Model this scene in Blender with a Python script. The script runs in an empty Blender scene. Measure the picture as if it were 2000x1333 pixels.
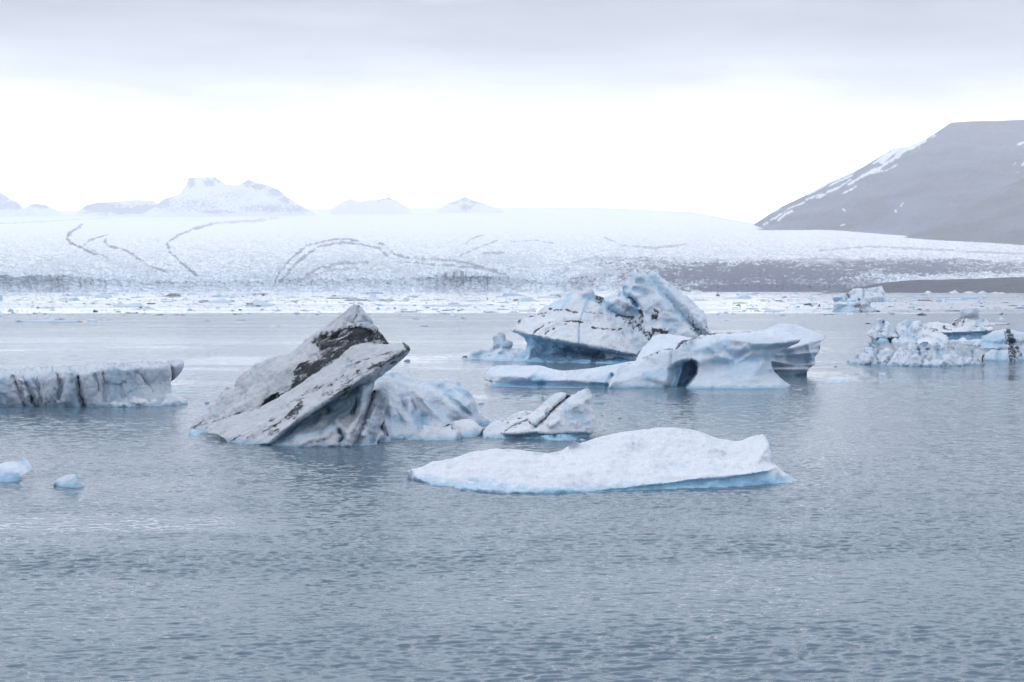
import bpy, math, random
import numpy as np
from mathutils import Vector
from mathutils.geometry import delaunay_2d_cdt

SC = bpy.context.scene
# ------------------------------------------------------------------ camera
H, F, HY, CX = 8.0, 2778.0, 562.0, 1000.0      # eye height (m), focal length / horizon row / centre column in photo pixels
cam_d = bpy.data.cameras.new("camera")
cam = bpy.data.objects.new("camera", cam_d)
SC.collection.objects.link(cam)
cam.location = (0, 0, H)
cam.rotation_euler = (math.radians(90), 0, 0)
cam_d.sensor_width = 36.0
cam_d.lens = 36.0 * F / 2000.0
cam_d.shift_y = -(666.5 - HY) / 2000.0
cam_d.clip_start = 0.5
cam_d.clip_end = 90000
SC.camera = cam
# ------------------------------------------------------------------ exposure
SC.view_settings.view_transform = 'Standard'
SC.view_settings.look = 'None'
SC.view_settings.exposure = 0.25
SC.view_settings.gamma = 1.0
SC.view_settings.use_curve_mapping = False
SC.cycles.volume_bounces = 1
SC.cycles.max_bounces = 8
# ------------------------------------------------------------------ node helper
def N(nt, typ, ins=None, **props):
    n = nt.nodes.new(typ)
    for k, v in props.items():
        setattr(n, k, v)
    for k, v in (ins or {}).items():
        if isinstance(v, bpy.types.NodeSocket):
            nt.links.new(v, n.inputs[k])
        else:
            n.inputs[k].default_value = v
    return n
def math_(nt, op, a, b=None, c=None, clamp=False):
    n = nt.nodes.new('ShaderNodeMath'); n.operation = op; n.use_clamp = clamp
    for i, v in enumerate((a, b, c)):
        if v is None: continue
        if isinstance(v, bpy.types.NodeSocket): nt.links.new(v, n.inputs[i])
        else: n.inputs[i].default_value = v
    return n.outputs[0]
def ramp(nt, fac, stops, interp='LINEAR'):
    n = nt.nodes.new('ShaderNodeValToRGB'); nt.links.new(fac, n.inputs[0])
    cr = n.color_ramp; cr.interpolation = interp
    while len(cr.elements) < len(stops): cr.elements.new(0.5)
    for e, (p, c) in zip(cr.elements, stops):
        e.position = p; e.color = (c, c, c, 1) if not isinstance(c, tuple) else (*c, 1)
    return n.outputs[0]
def maprange(nt, v, a, b, c=0.0, d=1.0, smooth=True):
    n = nt.nodes.new('ShaderNodeMapRange')
    n.interpolation_type = 'SMOOTHSTEP' if smooth else 'LINEAR'
    nt.links.new(v, n.inputs[0])
    for i, x in zip((1, 2, 3, 4), (a, b, c, d)): n.inputs[i].default_value = x
    return n.outputs[0]
def mixc(nt, fac, a, b):
    n = nt.nodes.new('ShaderNodeMix'); n.data_type = 'RGBA'
    for i, v in ((0, fac), (6, a), (7, b)):
        if isinstance(v, bpy.types.NodeSocket): nt.links.new(v, n.inputs[i])
        elif i == 0: n.inputs[0].default_value = v
        else: n.inputs[i].default_value = (*v, 1)
    return n.outputs[2]
# ------------------------------------------------------------------ world: Nishita sky under an overcast cloud deck
SUN_EL, SUN_AZ = math.radians(52), math.radians(-78)    # azimuth from +Y, negative = to the left of the view
world = bpy.data.worlds.new("World"); SC.world = world; world.use_nodes = True
nt = world.node_tree; nt.nodes.clear()
sky = N(nt, 'ShaderNodeTexSky', sky_type='NISHITA', sun_disc=False, sun_elevation=SUN_EL, sun_rotation=SUN_AZ)
tc = N(nt, 'ShaderNodeTexCoord')
sep = N(nt, 'ShaderNodeSeparateXYZ', {0: tc.outputs['Generated']})
azi = math_(nt, 'ARCTAN2', sep.outputs[0], sep.outputs[1])
el = math_(nt, 'MULTIPLY', math_(nt, 'ARCSINE', sep.outputs[2]), 180 / math.pi)     # degrees above the horizon
cv = N(nt, 'ShaderNodeCombineXYZ', {0: math_(nt, 'MULTIPLY', azi, 5.0), 1: math_(nt, 'MULTIPLY', el, 0.33), 2: 0.0})
n1 = N(nt, 'ShaderNodeTexNoise', {'Vector': cv.outputs[0], 'Scale': 1.0, 'Detail': 4.0, 'Roughness': 0.45, 'Distortion': 0.3})
w1 = math_(nt, 'SUBTRACT', n1.outputs['Fac'], 0.5)
# lower edge of the cloud deck wobbles and climbs a little to the right
e2 = math_(nt, 'ADD', el, math_(nt, 'MULTIPLY', w1, 4.4))
base = ramp(nt, math_(nt, 'DIVIDE', e2, 42.0, clamp=True),
            [(0.0, (5.4, 5.4, 5.4)), (0.10, (3.9, 3.9, 3.9)), (0.135, (1.9, 1.9, 1.91)), (0.165, (1.08, 1.09, 1.11)), (0.20, (0.66, 0.68, 0.73)), (0.275, (0.36, 0.38, 0.43)), (0.37, (1.35, 1.42, 1.56)), (0.6, (1.45, 1.53, 1.68)), (1.0, (0.9, 0.94, 1.03))])  # unseen sky above the frame is raised to brighten water and snow
# the cloud is open and glaring over the glacier ahead, dimmed out of view behind to give the ice contrast
backc = ramp(nt, math_(nt, 'DIVIDE', e2, 42.0, clamp=True), [(0.0, (0.85, 0.89, 0.98)), (0.3, (0.72, 0.77, 0.87)), (0.7, (0.76, 0.80, 0.90)), (1.0, (0.9, 0.94, 1.03))])
front = maprange(nt, math_(nt, 'COSINE', azi), -0.35, 0.75)
base = mixc(nt, front, backc, base)
cv2 = N(nt, 'ShaderNodeCombineXYZ', {0: math_(nt, 'MULTIPLY', azi, 3.2), 1: math_(nt, 'MULTIPLY', el, 0.55), 2: 4.0})
n2 = N(nt, 'ShaderNodeTexNoise', {'Vector': cv2.outputs[0], 'Scale': 1.0, 'Detail': 5.0, 'Roughness': 0.5})
band = maprange(nt, el, 4.5, 9.0)
dk = math_(nt, 'MULTIPLY_ADD', math_(nt, 'MULTIPLY', math_(nt, 'SUBTRACT', n2.outputs['Fac'], 0.5), band), 0.75, 1.0)
cloud = N(nt, 'ShaderNodeVectorMath', {0: base, 'Scale': dk}, operation='SCALE')
bg1 = N(nt, 'ShaderNodeBackground', {'Color': sky.outputs[0], 'Strength': 0.1})
bg2 = N(nt, 'ShaderNodeBackground', {'Color': cloud.outputs[0], 'Strength': 1.0})
mx = N(nt, 'ShaderNodeMixShader', {0: 0.94, 1: bg1.outputs[0], 2: bg2.outputs[0]})
out = N(nt, 'ShaderNodeOutputWorld', {0: mx.outputs[0]})
# ------------------------------------------------------------------ sun, veiled by cloud
sd = bpy.data.lights.new("sun", 'SUN'); sd.energy = 0.6; sd.angle = math.radians(30); sd.color = (1.0, 0.97, 0.93)
sun = bpy.data.objects.new("sun", sd); SC.collection.objects.link(sun)
dirv = Vector((math.sin(SUN_AZ) * math.cos(SUN_EL), math.cos(SUN_AZ) * math.cos(SUN_EL), math.sin(SUN_EL)))
sun.rotation_euler = dirv.to_track_quat('Z', 'Y').to_euler()
# ------------------------------------------------------------------ numpy noise
_rng = np.random.RandomState(7)
_perm = np.concatenate([_rng.permutation(256)] * 3).astype(np.int64)
_grad = _rng.normal(size=(256, 3)); _grad /= np.linalg.norm(_grad, axis=1)[:, None]
def perlin(P):
    Pi = np.floor(P).astype(np.int64); Pf = P - Pi; Pi &= 255
    u = Pf * Pf * Pf * (Pf * (Pf * 6 - 15) + 10)
    r = 0
    for dx in (0, 1):
        for dy in (0, 1):
            for dz in (0, 1):
                h = _perm[_perm[_perm[(Pi[:, 0] + dx) & 255] + ((Pi[:, 1] + dy) & 255)] + ((Pi[:, 2] + dz) & 255)]
                g = _grad[h]
                d = g[:, 0] * (Pf[:, 0] - dx) + g[:, 1] * (Pf[:, 1] - dy) + g[:, 2] * (Pf[:, 2] - dz)
                w = (u[:, 0] if dx else 1 - u[:, 0]) * (u[:, 1] if dy else 1 - u[:, 1]) * (u[:, 2] if dz else 1 - u[:, 2])
                r = r + w * d
    return r * 1.6
def fbm(P, f=1.0, octv=4, gain=0.5, seed=0.0, lac=2.03):
    a, s, r = 1.0, 0.0, 0.0
    P = P * f + seed * 17.31
    for i in range(octv):
        r = r + a * perlin(P); s += a; a *= gain; P = P * lac + 11.7
    return r / s
def ridged(P, f=1.0, octv=4, gain=0.5, seed=0.0):
    a, s, r = 1.0, 0.0, 0.0
    P = P * f + seed * 17.31
    for i in range(octv):
        r = r + a * (1 - 2 * np.abs(perlin(P))); s += a; a *= gain; P = P * 2.1 + 5.3
    return r / s
def facets(P, f, seed=0.0):
    """fracture facets: every cell of a jittered grid is its own tilted plane"""
    Q = P * f + seed * 7.7 + .35 * np.c_[perlin(P * f * 1.7), perlin(P * f * 1.7 + 9), perlin(P * f * 1.7 + 21)]; I = np.floor(Q).astype(np.int64)
    best = np.full(len(P), 1e9); val = np.zeros(len(P))
    for dx in (-1, 0, 1):
        for dy in (-1, 0, 1):
            for dz in (-1, 0, 1):
                J = I + np.array([dx, dy, dz]); h = _perm[_perm[_perm[J[:, 0] & 255] + (J[:, 1] & 255)] + (J[:, 2] & 255)]
                c = J + .5 + .45 * _grad[h]; d = Q - c; r = (d * d).sum(1); m = r < best
                best = np.where(m, r, best); val = np.where(m, (d * _grad[(h + 77) & 255]).sum(1) + .35 * _grad[(h + 9) & 255][:, 0], val)
    return val
def sstep(x, a, b):
    t = np.clip((x - a) / (b - a), 0, 1); return t * t * (3 - 2 * t)
# ------------------------------------------------------------------ geometry helpers
def yw(py): return H * F / (py - HY)                  # distance of a point of the water seen in photo row py
def world_pts(px, py, Y):
    return np.stack([(px - CX) / F * Y, Y, H - (py - HY) / F * Y], 1)
def make_mesh(name, V, T, attrs=None, mat=None, parent=None, smooth=True, quads=False):
    me = bpy.data.meshes.new(name)
    V = np.asarray(V, dtype=np.float32); T = np.asarray(T, dtype=np.int32)
    k = T.shape[1]
    me.vertices.add(len(V)); me.vertices.foreach_set('co', V.ravel())
    me.loops.add(T.size); me.loops.foreach_set('vertex_index', T.ravel())
    me.polygons.add(len(T)); me.polygons.foreach_set('loop_start', np.arange(0, T.size, k, dtype=np.int32))
    me.polygons.foreach_set('use_smooth', np.full(len(T), smooth))
    me.update(calc_edges=True); me.validate()
    for an, av in (attrs or {}).items():
        a = me.attributes.new(an, 'FLOAT', 'POINT'); a.data.foreach_set('value', np.asarray(av, dtype=np.float32))
    if mat: me.materials.append(mat)
    o = bpy.data.objects.new(name, me); SC.collection.objects.link(o)
    if parent: o.parent = parent
    return o
def tag(o, label=None, cat=None, group=None, kind=None):
    if label: o['label'] = label
    if cat: o['category'] = cat
    if group: o['group'] = group
    if kind: o['kind'] = kind
    return o
def empty(name, px, py, label, cat, group=None):
    Y = yw(py); o = bpy.data.objects.new(name, None); SC.collection.objects.link(o)
    o.location = ((px - CX) / F * Y, Y, 0); o.empty_display_size = 1
    return tag(o, label, cat, group)
def seg_dist(px, py, pts):
    """distance in pixels from points to a polyline"""
    d = np.full(len(px), 1e9)
    for (x0, y0), (x1, y1) in zip(pts[:-1], pts[1:]):
        vx, vy = x1 - x0, y1 - y0; L = vx * vx + vy * vy + 1e-9
        t = np.clip(((px - x0) * vx + (py - y0) * vy) / L, 0, 1)
        d = np.minimum(d, np.hypot(px - x0 - t * vx, py - y0 - t * vy))
    return d
def in_poly(px, py, pts):
    c = np.zeros(len(px), bool); n = len(pts)
    for i in range(n):
        x0, y0 = pts[i]; x1, y1 = pts[(i + 1) % n]
        if y0 == y1: continue
        m = ((y0 > py) != (y1 > py)) & (px < (x1 - x0) * (py - y0) / (y1 - y0) + x0)
        c ^= m
    return c
def poly_mask(px, py, pts, feather):
    d = seg_dist(px, py, list(pts) + [pts[0]]); ins = in_poly(px, py, pts)
    s = np.where(ins, d, -d)
    return sstep(s, -feather * .5, feather * .5) if feather > 0 else ins.astype(float)
def cdt(pts, edges, faces, mode):
    r = delaunay_2d_cdt([Vector((float(a), float(b))) for a, b in pts], edges, faces, mode, 1e-4)
    return np.array([(v.x, v.y) for v in r[0]]), [tuple(f) for f in r[2]], r[3]
def zone(x0, y0, s):
    """points read off an enlarged crop of the photo whose corner is (x0, y0) and enlargement s"""
    def f(*pts, d=None):
        out = []
        for p in pts:
            q = (x0 + p[0] / s, y0 + p[1] / s)
            out.append(q + tuple(p[2:]) if len(p) > 2 else (q if d is None else q + (d,)))
        return out
    return f
def p2(pts): return [(p[0], p[1]) for p in pts]
def relief(name, outline, soft_edge=0, inner=(), lines=(), grooves=(), areas=(), paint=(), thick=2.0, step=2.2, Y0=80.0,
           noise=((0.15, 1.2, 4),), ridge=(), smooth=3, jag=0.6, skirt=6.0, mat=None, parent=None, seed=1.0,
           flute=None, origin=None, backprof=0.5, extra=None, jagscale=0.25, facet=()):
    """A closed solid whose front is a carved surface over an outline.
    outline points (px, py, Y) with Y metres from the eye, or 'w' where the ice meets the water."""
    rnd = np.random.RandomState(int(seed * 13) + 5)
    # --- control points
    cp, cy, poly, ext = [], [], [], []
    for p in outline:
        Y = p[2] if len(p) > 2 else Y0
        if Y == 'w':
            y = yw(p[1]); poly.append((p[0], p[1] + skirt)); cp.append(poly[-1]); cy.append(y); ext.append((p[0], p[1], y))
        else:
            poly.append((p[0], p[1])); cp.append(poly[-1]); cy.append(Y)
    n0 = len(poly); edges = [(i, (i + 1) % n0) for i in range(n0)]
    for p in list(inner) + ext:
        cp.append((p[0], p[1])); cy.append(p[2])
    for ln in lines:
        k = len(cp)
        for p in ln: cp.append((p[0], p[1])); cy.append(p[2])
        edges += [(k + i, k + i + 1) for i in range(len(ln) - 1)]
    cv, cf, orig = cdt(cp, edges, [], 1)
    cy = np.array(cy, float); Yc = np.zeros(len(cv))
    for i, o in enumerate(orig):
        if o: Yc[i] = cy[o[0]]
        else:
            dd = np.hypot(*(np.array(cp) - cv[i]).T); w = 1 / (dd + .5) ** 3; Yc[i] = (w * cy).sum() / w.sum()
    # --- fine outline
    fo = []
    for i in range(n0):
        a, b = poly[i], poly[(i + 1) % n0]
        m = max(1, int(math.hypot(b[0] - a[0], b[1] - a[1]) / step))
        for k in range(m): fo.append((a[0] + (b[0] - a[0]) * k / m, a[1] + (b[1] - a[1]) * k / m))
    fo = np.array(fo)
    if jag > 0:
        q = np.c_[fo * jagscale, np.full(len(fo), seed)]
        fo = fo + jag * 1.6 * np.c_[fbm(q, 1, 3), fbm(q, 1, 3, seed=3.3)]
    # --- fine interior points
    x0, y0 = fo.min(0); x1, y1 = fo.max(0)
    gx, gy = np.meshgrid(np.arange(x0 + step / 2, x1, step), np.arange(y0 + step / 2, y1, step))
    gx = gx.ravel() + rnd.uniform(-.3, .3, gx.size) * step; gy = gy.ravel() + rnd.uniform(-.3, .3, gy.size) * step
    fol = [tuple(p) for p in fo]
    k = in_poly(gx, gy, fol); gx, gy = gx[k], gy[k]
    dd = seg_dist(gx, gy, fol + [fol[0]]); k = dd > step * .45; gx, gy = gx[k], gy[k]
    allp = np.r_[fo, np.c_[gx, gy]]
    nb = len(fo)
    V2, T, orig = cdt(allp, [(i, (i + 1) % nb) for i in range(nb)], [], 1)
    T = np.array(T); px, py = V2[:, 0], V2[:, 1]
    bd = seg_dist(px, py, fol + [fol[0]])
    isb = bd < 1e-3
    # --- depth from the control triangulation
    Y = np.full(len(px), np.nan); best = np.full(len(px), 1e9)
    for tri in cf:
        if len(tri) != 3: continue
        A, B, Cc = cv[tri[0]], cv[tri[1]], cv[tri[2]]
        den = (B[1] - Cc[1]) * (A[0] - Cc[0]) + (Cc[0] - B[0]) * (A[1] - Cc[1])
        if abs(den) < 1e-9: continue
        l0 = ((B[1] - Cc[1]) * (px - Cc[0]) + (Cc[0] - B[0]) * (py - Cc[1])) / den
        l1 = ((Cc[1] - A[1]) * (px - Cc[0]) + (A[0] - Cc[0]) * (py - Cc[1])) / den
        l2 = 1 - l0 - l1
        viol = np.maximum(0, -np.minimum(np.minimum(l0, l1), l2))
        m = viol < best - 1e-9
        if m.any():
            c0, c1, c2 = (np.clip(l, 0, 1) for l in (l0, l1, l2)); s = c0 + c1 + c2
            yv = (c0 * Yc[tri[0]] + c1 * Yc[tri[1]] + c2 * Yc[tri[2]]) / s
            Y[m] = yv[m]; best[m] = viol[m]
    # --- smoothing over the mesh
    E = np.unique(np.sort(np.r_[T[:, [0, 1]], T[:, [1, 2]], T[:, [2, 0]]], 1), axis=0)
    deg = np.bincount(E.ravel(), minlength=len(px)).astype(float)
    def lap(v, n):
        for _ in range(n):
            s = np.bincount(E[:, 0], v[E[:, 1]], len(v)) + np.bincount(E[:, 1], v[E[:, 0]], len(v))
            v = np.where(isb, v, .4 * v + .6 * s / deg)
        return v
    Y = lap(Y, smooth)
    mpp = Y0 / F
    for g in areas:                                     # recessed (+) or proud (-) regions
        pts, feather, dY = g[:3]
        Y = Y + dY * poly_mask(px, py, p2(pts), feather)
    for g in grooves:                                   # carved valleys (+) and ridges (-)
        pts, w, dY = g[:3]
        q = np.c_[px, py, np.full(len(px), seed)]
        wob = fbm(q, 0.06, 2, seed=2.2) * w * 0.5
        Y = Y + dY * np.exp(-(np.maximum(0, seg_dist(px, py, p2(pts)) + wob) / w) ** 2)
    P = world_pts(px, py, Y)
    # --- surface noise along the normal
    def normals(P):
        n = np.cross(P[T[:, 1]] - P[T[:, 0]], P[T[:, 2]] - P[T[:, 0]])
        vn = np.stack([np.bincount(T.ravel(), np.repeat(n[:, k], 3), len(P)) for k in range(3)], 1)
        vn /= np.linalg.norm(vn, axis=1)[:, None] + 1e-12
        vn[vn[:, 1] > 0] *= -1
        return vn
    nn = lap(np.ones(len(px)), 0)
    vn = normals(P)
    for k in range(3): vn[:, k] = lap(vn[:, k], 3)
    vn /= np.linalg.norm(vn, axis=1)[:, None] + 1e-12
    disp = np.zeros(len(px))
    for (a, f, o) in noise: disp += a * fbm(P, f, o, seed=seed)
    for (a, f) in facet: disp += a * facets(P, f, seed)
    for (a, f, o) in ridge: disp += a * ridged(P, f, o, seed=seed + 2)
    if flute:                                           # vertical flutes: (amp, frequency, lean)
        a, f, lean = flute
        q = np.c_[P[:, 0] + lean * P[:, 2], P[:, 1] * .3, P[:, 2] * 0.12]
        disp += a * ridged(q, f, 3, seed=seed + 4)
    if extra is not None: disp += extra(P, px, py)
    disp *= 1 - 0.6 * isb
    if soft_edge: disp *= np.clip(bd / soft_edge, .12, 1)
    P = P + vn * disp[:, None]
    # --- paint
    at = {'dirt': np.zeros(len(px)), 'blue': np.zeros(len(px)), 'wet': np.zeros(len(px))}
    for g in paint:
        what, which, pts, w, s = g
        q = np.c_[px, py, np.full(len(px), seed)]
        wob = fbm(q, 0.10, 3, seed=5.2)
        if which == 'line':
            w = w * ((.55 if w <= 5.5 else .8) if what == 'dirt' else .85)
            m = 1 - sstep(seg_dist(px, py, p2(pts)) + wob * w * 0.9, w * 0.35, w * 1.25)
        elif which == 'streak':
            m = 1 - sstep(seg_dist(px, py, p2(pts)) + wob * w * 0.8, w * 0.75, w * 1.25)
        else:
            d = seg_dist(px, py, p2(pts) + [p2(pts)[0]]); s_ = np.where(in_poly(px, py, p2(pts)), d, -d)
            m = sstep(s_ + wob * w, -w * .5, w * .5)
        at[what] = np.maximum(at[what], m * s) if s > 0 else at[what] * (1 + s * m)
    # --- back
    Yb = lap(Y, 40); prof = np.clip(bd / max(bd.max(), 1e-6), 0, 1) ** backprof
    Yb = np.maximum(Yb, Y) + thick * prof + 0.01
    Pb = world_pts(px, py, Yb); Pb = Pb + 0.3 * np.abs(fbm(Pb, .8, 3, seed=seed))[:, None] * prof[:, None] * np.array([0, 1, 0]) * min(1, thick)
    idx = np.arange(len(px)); bi = np.where(isb)[0]
    mp = np.full(len(px), -1); keep = np.where(~isb)[0]; mp[keep] = len(px) + np.arange(len(keep)); mp[bi] = bi
    TB = mp[T][:, ::-1]
    V = np.r_[P, Pb[keep]]
    for k in at: at[k] = np.r_[at[k], at[k][keep]]
    # orient front faces toward the eye
    n = np.cross(P[T[:, 1]] - P[T[:, 0]], P[T[:, 2]] - P[T[:, 0]])
    if n[:, 1].sum() > 0: T = T[:, ::-1]; TB = TB[:, ::-1]
    if parent is not None: V = V - np.array(parent.location)
    elif origin is not None: V = V - np.array(origin)
    o = make_mesh(name, V, np.r_[T, TB], at, mat, parent)
    if parent is None and origin is not None: o.location = origin
    return o
# ------------------------------------------------------------------ materials
def attr(nt, name): return N(nt, 'ShaderNodeAttribute', attribute_name=name).outputs['Fac']
def ice_material(name, snow=(0.80, 0.83, 0.87), blue=(0.36, 0.58, 0.74), dirt=(0.014, 0.016, 0.024), mottle=0.12, grime=0.0, bump=0.5, bscale=9.0, rough=0.5, sss=0.0, cups=0.0, grain=None):
    m = bpy.data.materials.new(name); m.use_nodes = True; nt = m.node_tree; nt.nodes.clear()
    geo = N(nt, 'ShaderNodeNewGeometry'); pos = geo.outputs['Position']
    big = N(nt, 'ShaderNodeTexNoise', {'Vector': pos, 'Scale': 0.7, 'Detail': 5.0, 'Roughness': 0.55}).outputs['Fac']
    fine = N(nt, 'ShaderNodeTexNoise', {'Vector': pos, 'Scale': bscale, 'Detail': 6.0, 'Roughness': 0.6}).outputs['Fac']
    gp = pos
    if grain:                                           # layering of the ice: (lean of the layers in degrees, stretch)
        gp = N(nt, 'ShaderNodeMapping', {'Vector': N(nt, 'ShaderNodeMapping', {'Vector': pos, 'Rotation': (0, math.radians(grain[0]), 0)}).outputs[0], 'Scale': grain[1]}).outputs[0]
    mid = N(nt, 'ShaderNodeTexNoise', {'Vector': gp, 'Scale': 2.6, 'Detail': 6.0, 'Roughness': 0.62}).outputs['Fac']
    tint = tuple(a * .55 + b * .45 for a, b in zip(snow, blue))
    col = mixc(nt, math_(nt, 'MULTIPLY', maprange(nt, big, .38, .66), mottle * 4, clamp=True), snow, tint)
    bl = math_(nt, 'ADD', attr(nt, 'blue'), math_(nt, 'MULTIPLY', math_(nt, 'SUBTRACT', mid, .5), math_(nt, 'MULTIPLY', attr(nt, 'blue'), .6)), clamp=True)
    col = mixc(nt, maprange(nt, bl, 0.0, 0.66, smooth=False), col, blue)  # blue ice; the tint also paints the translucent glow of crevices
    deep = tuple(c * k for c, k in zip(blue, (0.13, 0.30, 0.46)))
    col = mixc(nt, maprange(nt, bl, 0.66, .95, smooth=False), col, deep)
    # the splash zone: clear wet ice washed by the lake
    pz = N(nt, 'ShaderNodeSeparateXYZ', {0: pos}).outputs[2]
    washed = maprange(nt, math_(nt, 'ADD', pz, math_(nt, 'MULTIPLY', math_(nt, 'SUBTRACT', mid, .5), .5)), .30, .06)
    col = mixc(nt, math_(nt, 'MULTIPLY', washed, .62), col, tuple(c * k for c, k in zip(blue, (.55, .72, .80))))
    # grey silt film and black sediment
    film = math_(nt, 'MULTIPLY', math_(nt, 'MULTIPLY', maprange(nt, mid, .42, .72), grime), maprange(nt, attr(nt, 'blue'), .30, .05))
    da = attr(nt, 'dirt')
    nz = math_(nt, 'ADD', math_(nt, 'MULTIPLY', math_(nt, 'SUBTRACT', fine, .5), 1.3), math_(nt, 'MULTIPLY', math_(nt, 'SUBTRACT', mid, .5), 3.0))
    d1 = math_(nt, 'MULTIPLY', maprange(nt, math_(nt, 'ADD', da, nz), .38, .80), maprange(nt, da, 0.02, .25))
    d2 = math_(nt, 'MULTIPLY', maprange(nt, math_(nt, 'ADD', da, math_(nt, 'MULTIPLY', nz, .8)), .12, .6), maprange(nt, da, 0.0, .3))
    silt = tuple(.38 * s + .62 * d for s, d in zip(snow, (0.10, 0.105, 0.135)))
    col = mixc(nt, math_(nt, 'MAXIMUM', film, math_(nt, 'MULTIPLY', d2, .55)), col, silt)
    col = mixc(nt, math_(nt, 'MULTIPLY', d1, .96), col, dirt)
    hh = math_(nt, 'ADD', math_(nt, 'MULTIPLY', fine, 0.05), math_(nt, 'MULTIPLY', mid, 0.16))
    if cups:                                            # sun cups melted into old snow
        wv = N(nt, 'ShaderNodeVectorMath', {0: pos, 1: N(nt, 'ShaderNodeVectorMath', {0: N(nt, 'ShaderNodeTexNoise', {'Vector': pos, 'Scale': 1.3, 'Detail': 3.0}).outputs['Color'], 'Scale': .7}, operation='SCALE').outputs[0]}, operation='ADD').outputs[0]
        vo = N(nt, 'ShaderNodeTexVoronoi', {'Vector': wv, 'Scale': 1.7, 'Smoothness': .6}, feature='SMOOTH_F1').outputs['Distance']
        vo2 = N(nt, 'ShaderNodeTexVoronoi', {'Vector': wv, 'Scale': 0.75, 'Smoothness': .7}, feature='SMOOTH_F1').outputs['Distance']
        hh = math_(nt, 'ADD', hh, math_(nt, 'MULTIPLY', math_(nt, 'ADD', math_(nt, 'MULTIPLY', vo, .5), vo2), cups))
    bp = N(nt, 'ShaderNodeBump', {'Strength': bump, 'Distance': 1.0, 'Height': hh})
    b = N(nt, 'ShaderNodeBsdfPrincipled', {'Base Color': col, 'Roughness': math_(nt, 'MULTIPLY_ADD', washed, -.35, rough), 'IOR': 1.31, 'Normal': bp.outputs[0], 'Specular IOR Level': .35})
    if sss > 0:
        b.inputs['Subsurface Weight'].default_value = sss; b.inputs['Subsurface Radius'].default_value = (.10, .25, .45); b.inputs['Subsurface Scale'].default_value = .6
    N(nt, 'ShaderNodeOutputMaterial', {0: b.outputs[0]})
    return m
ICE_WHITE = ice_material('ice_white', snow=(0.61, 0.645, 0.705), mottle=0.08, grime=0.04, bump=.6)
ICE_SNOW = ice_material('ice_suncupped_snow', snow=(0.63, 0.665, 0.73), mottle=0.04, grime=0.0, bump=.6, cups=.26)
ICE_GREY = ice_material('ice_silted', snow=(0.46, 0.485, 0.53), blue=(0.30, 0.45, 0.56), mottle=0.10, grime=0.36, bump=.6, grain=(28, (.45, 1.0, 1.9)))
ICE_BLUE = ice_material('ice_blue', snow=(0.54, 0.605, 0.69), blue=(0.29, 0.48, 0.64), mottle=0.08, grime=0.04, bump=.5)
ICE_OLD = ice_material('ice_weathered', snow=(0.48, 0.53, 0.60), blue=(0.25, 0.40, 0.53), mottle=0.14, grime=0.30, bump=.6, grain=(12, (1.5, 1.0, .4)))
ICE_FAR = ice_material('ice_far', snow=(0.52, 0.57, 0.65), blue=(0.25, 0.42, 0.56), mottle=0.14, grime=0.20, bump=.8, bscale=2.0)

def plain(name, col, rough=.9, var=.3, scale=.02, bump=0.0):
    m = bpy.data.materials.new(name); m.use_nodes = True; nt = m.node_tree; nt.nodes.clear()
    geo = N(nt, 'ShaderNodeNewGeometry')
    no = N(nt, 'ShaderNodeTexNoise', {'Vector': N(nt, 'ShaderNodeMapping', {'Vector': geo.outputs['Position'], 'Rotation': (0, math.radians(-35), 0), 'Scale': (.45, 1.0, 1.5)}).outputs[0], 'Scale': scale, 'Detail': 9.0, 'Roughness': .68}).outputs['Fac']
    c = mixc(nt, maprange(nt, no, .3, .7), tuple(x * (1 - var) for x in col), tuple(x * (1 + var) for x in col))
    c = mixc(nt, attr(nt, 'dirt'), c, (.85, .88, .92))       # snow patches
    b = N(nt, 'ShaderNodeBsdfPrincipled', {'Base Color': c, 'Roughness': rough, 'Specular IOR Level': .1})
    if bump:
        bp = N(nt, 'ShaderNodeBump', {'Strength': bump, 'Distance': 40.0, 'Height': no}); nt.links.new(bp.outputs[0], b.inputs['Normal'])
    N(nt, 'ShaderNodeOutputMaterial', {0: b.outputs[0]}); return m
ROCK = plain('mountain_rock', (.060, .063, .115), var=.95, scale=.006, bump=.9)
ROCK2 = plain('ridge_rock', (.06, .056, .072), var=.9, scale=.01, bump=.9)
GRAVEL = plain('moraine_gravel', (.05, .053, .075), var=.6, scale=.08)
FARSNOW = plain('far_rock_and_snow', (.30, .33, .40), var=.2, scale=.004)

def glacier_material():
    m = bpy.data.materials.new('glacier_ice'); m.use_nodes = True; nt = m.node_tree; nt.nodes.clear()
    d = attr(nt, 'dirt'); b_ = attr(nt, 'blue')  # dirt here holds sediment and painted crevasse shade
    c = mixc(nt, b_, (.80, .83, .87), (.36, .52, .67))
    c = mixc(nt, d, c, (.032, .036, .092))
    b = N(nt, 'ShaderNodeBsdfPrincipled', {'Base Color': c, 'Roughness': .8, 'Specular IOR Level': .15})
    N(nt, 'ShaderNodeOutputMaterial', {0: b.outputs[0]}); return m
GLACIER = glacier_material()

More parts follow.
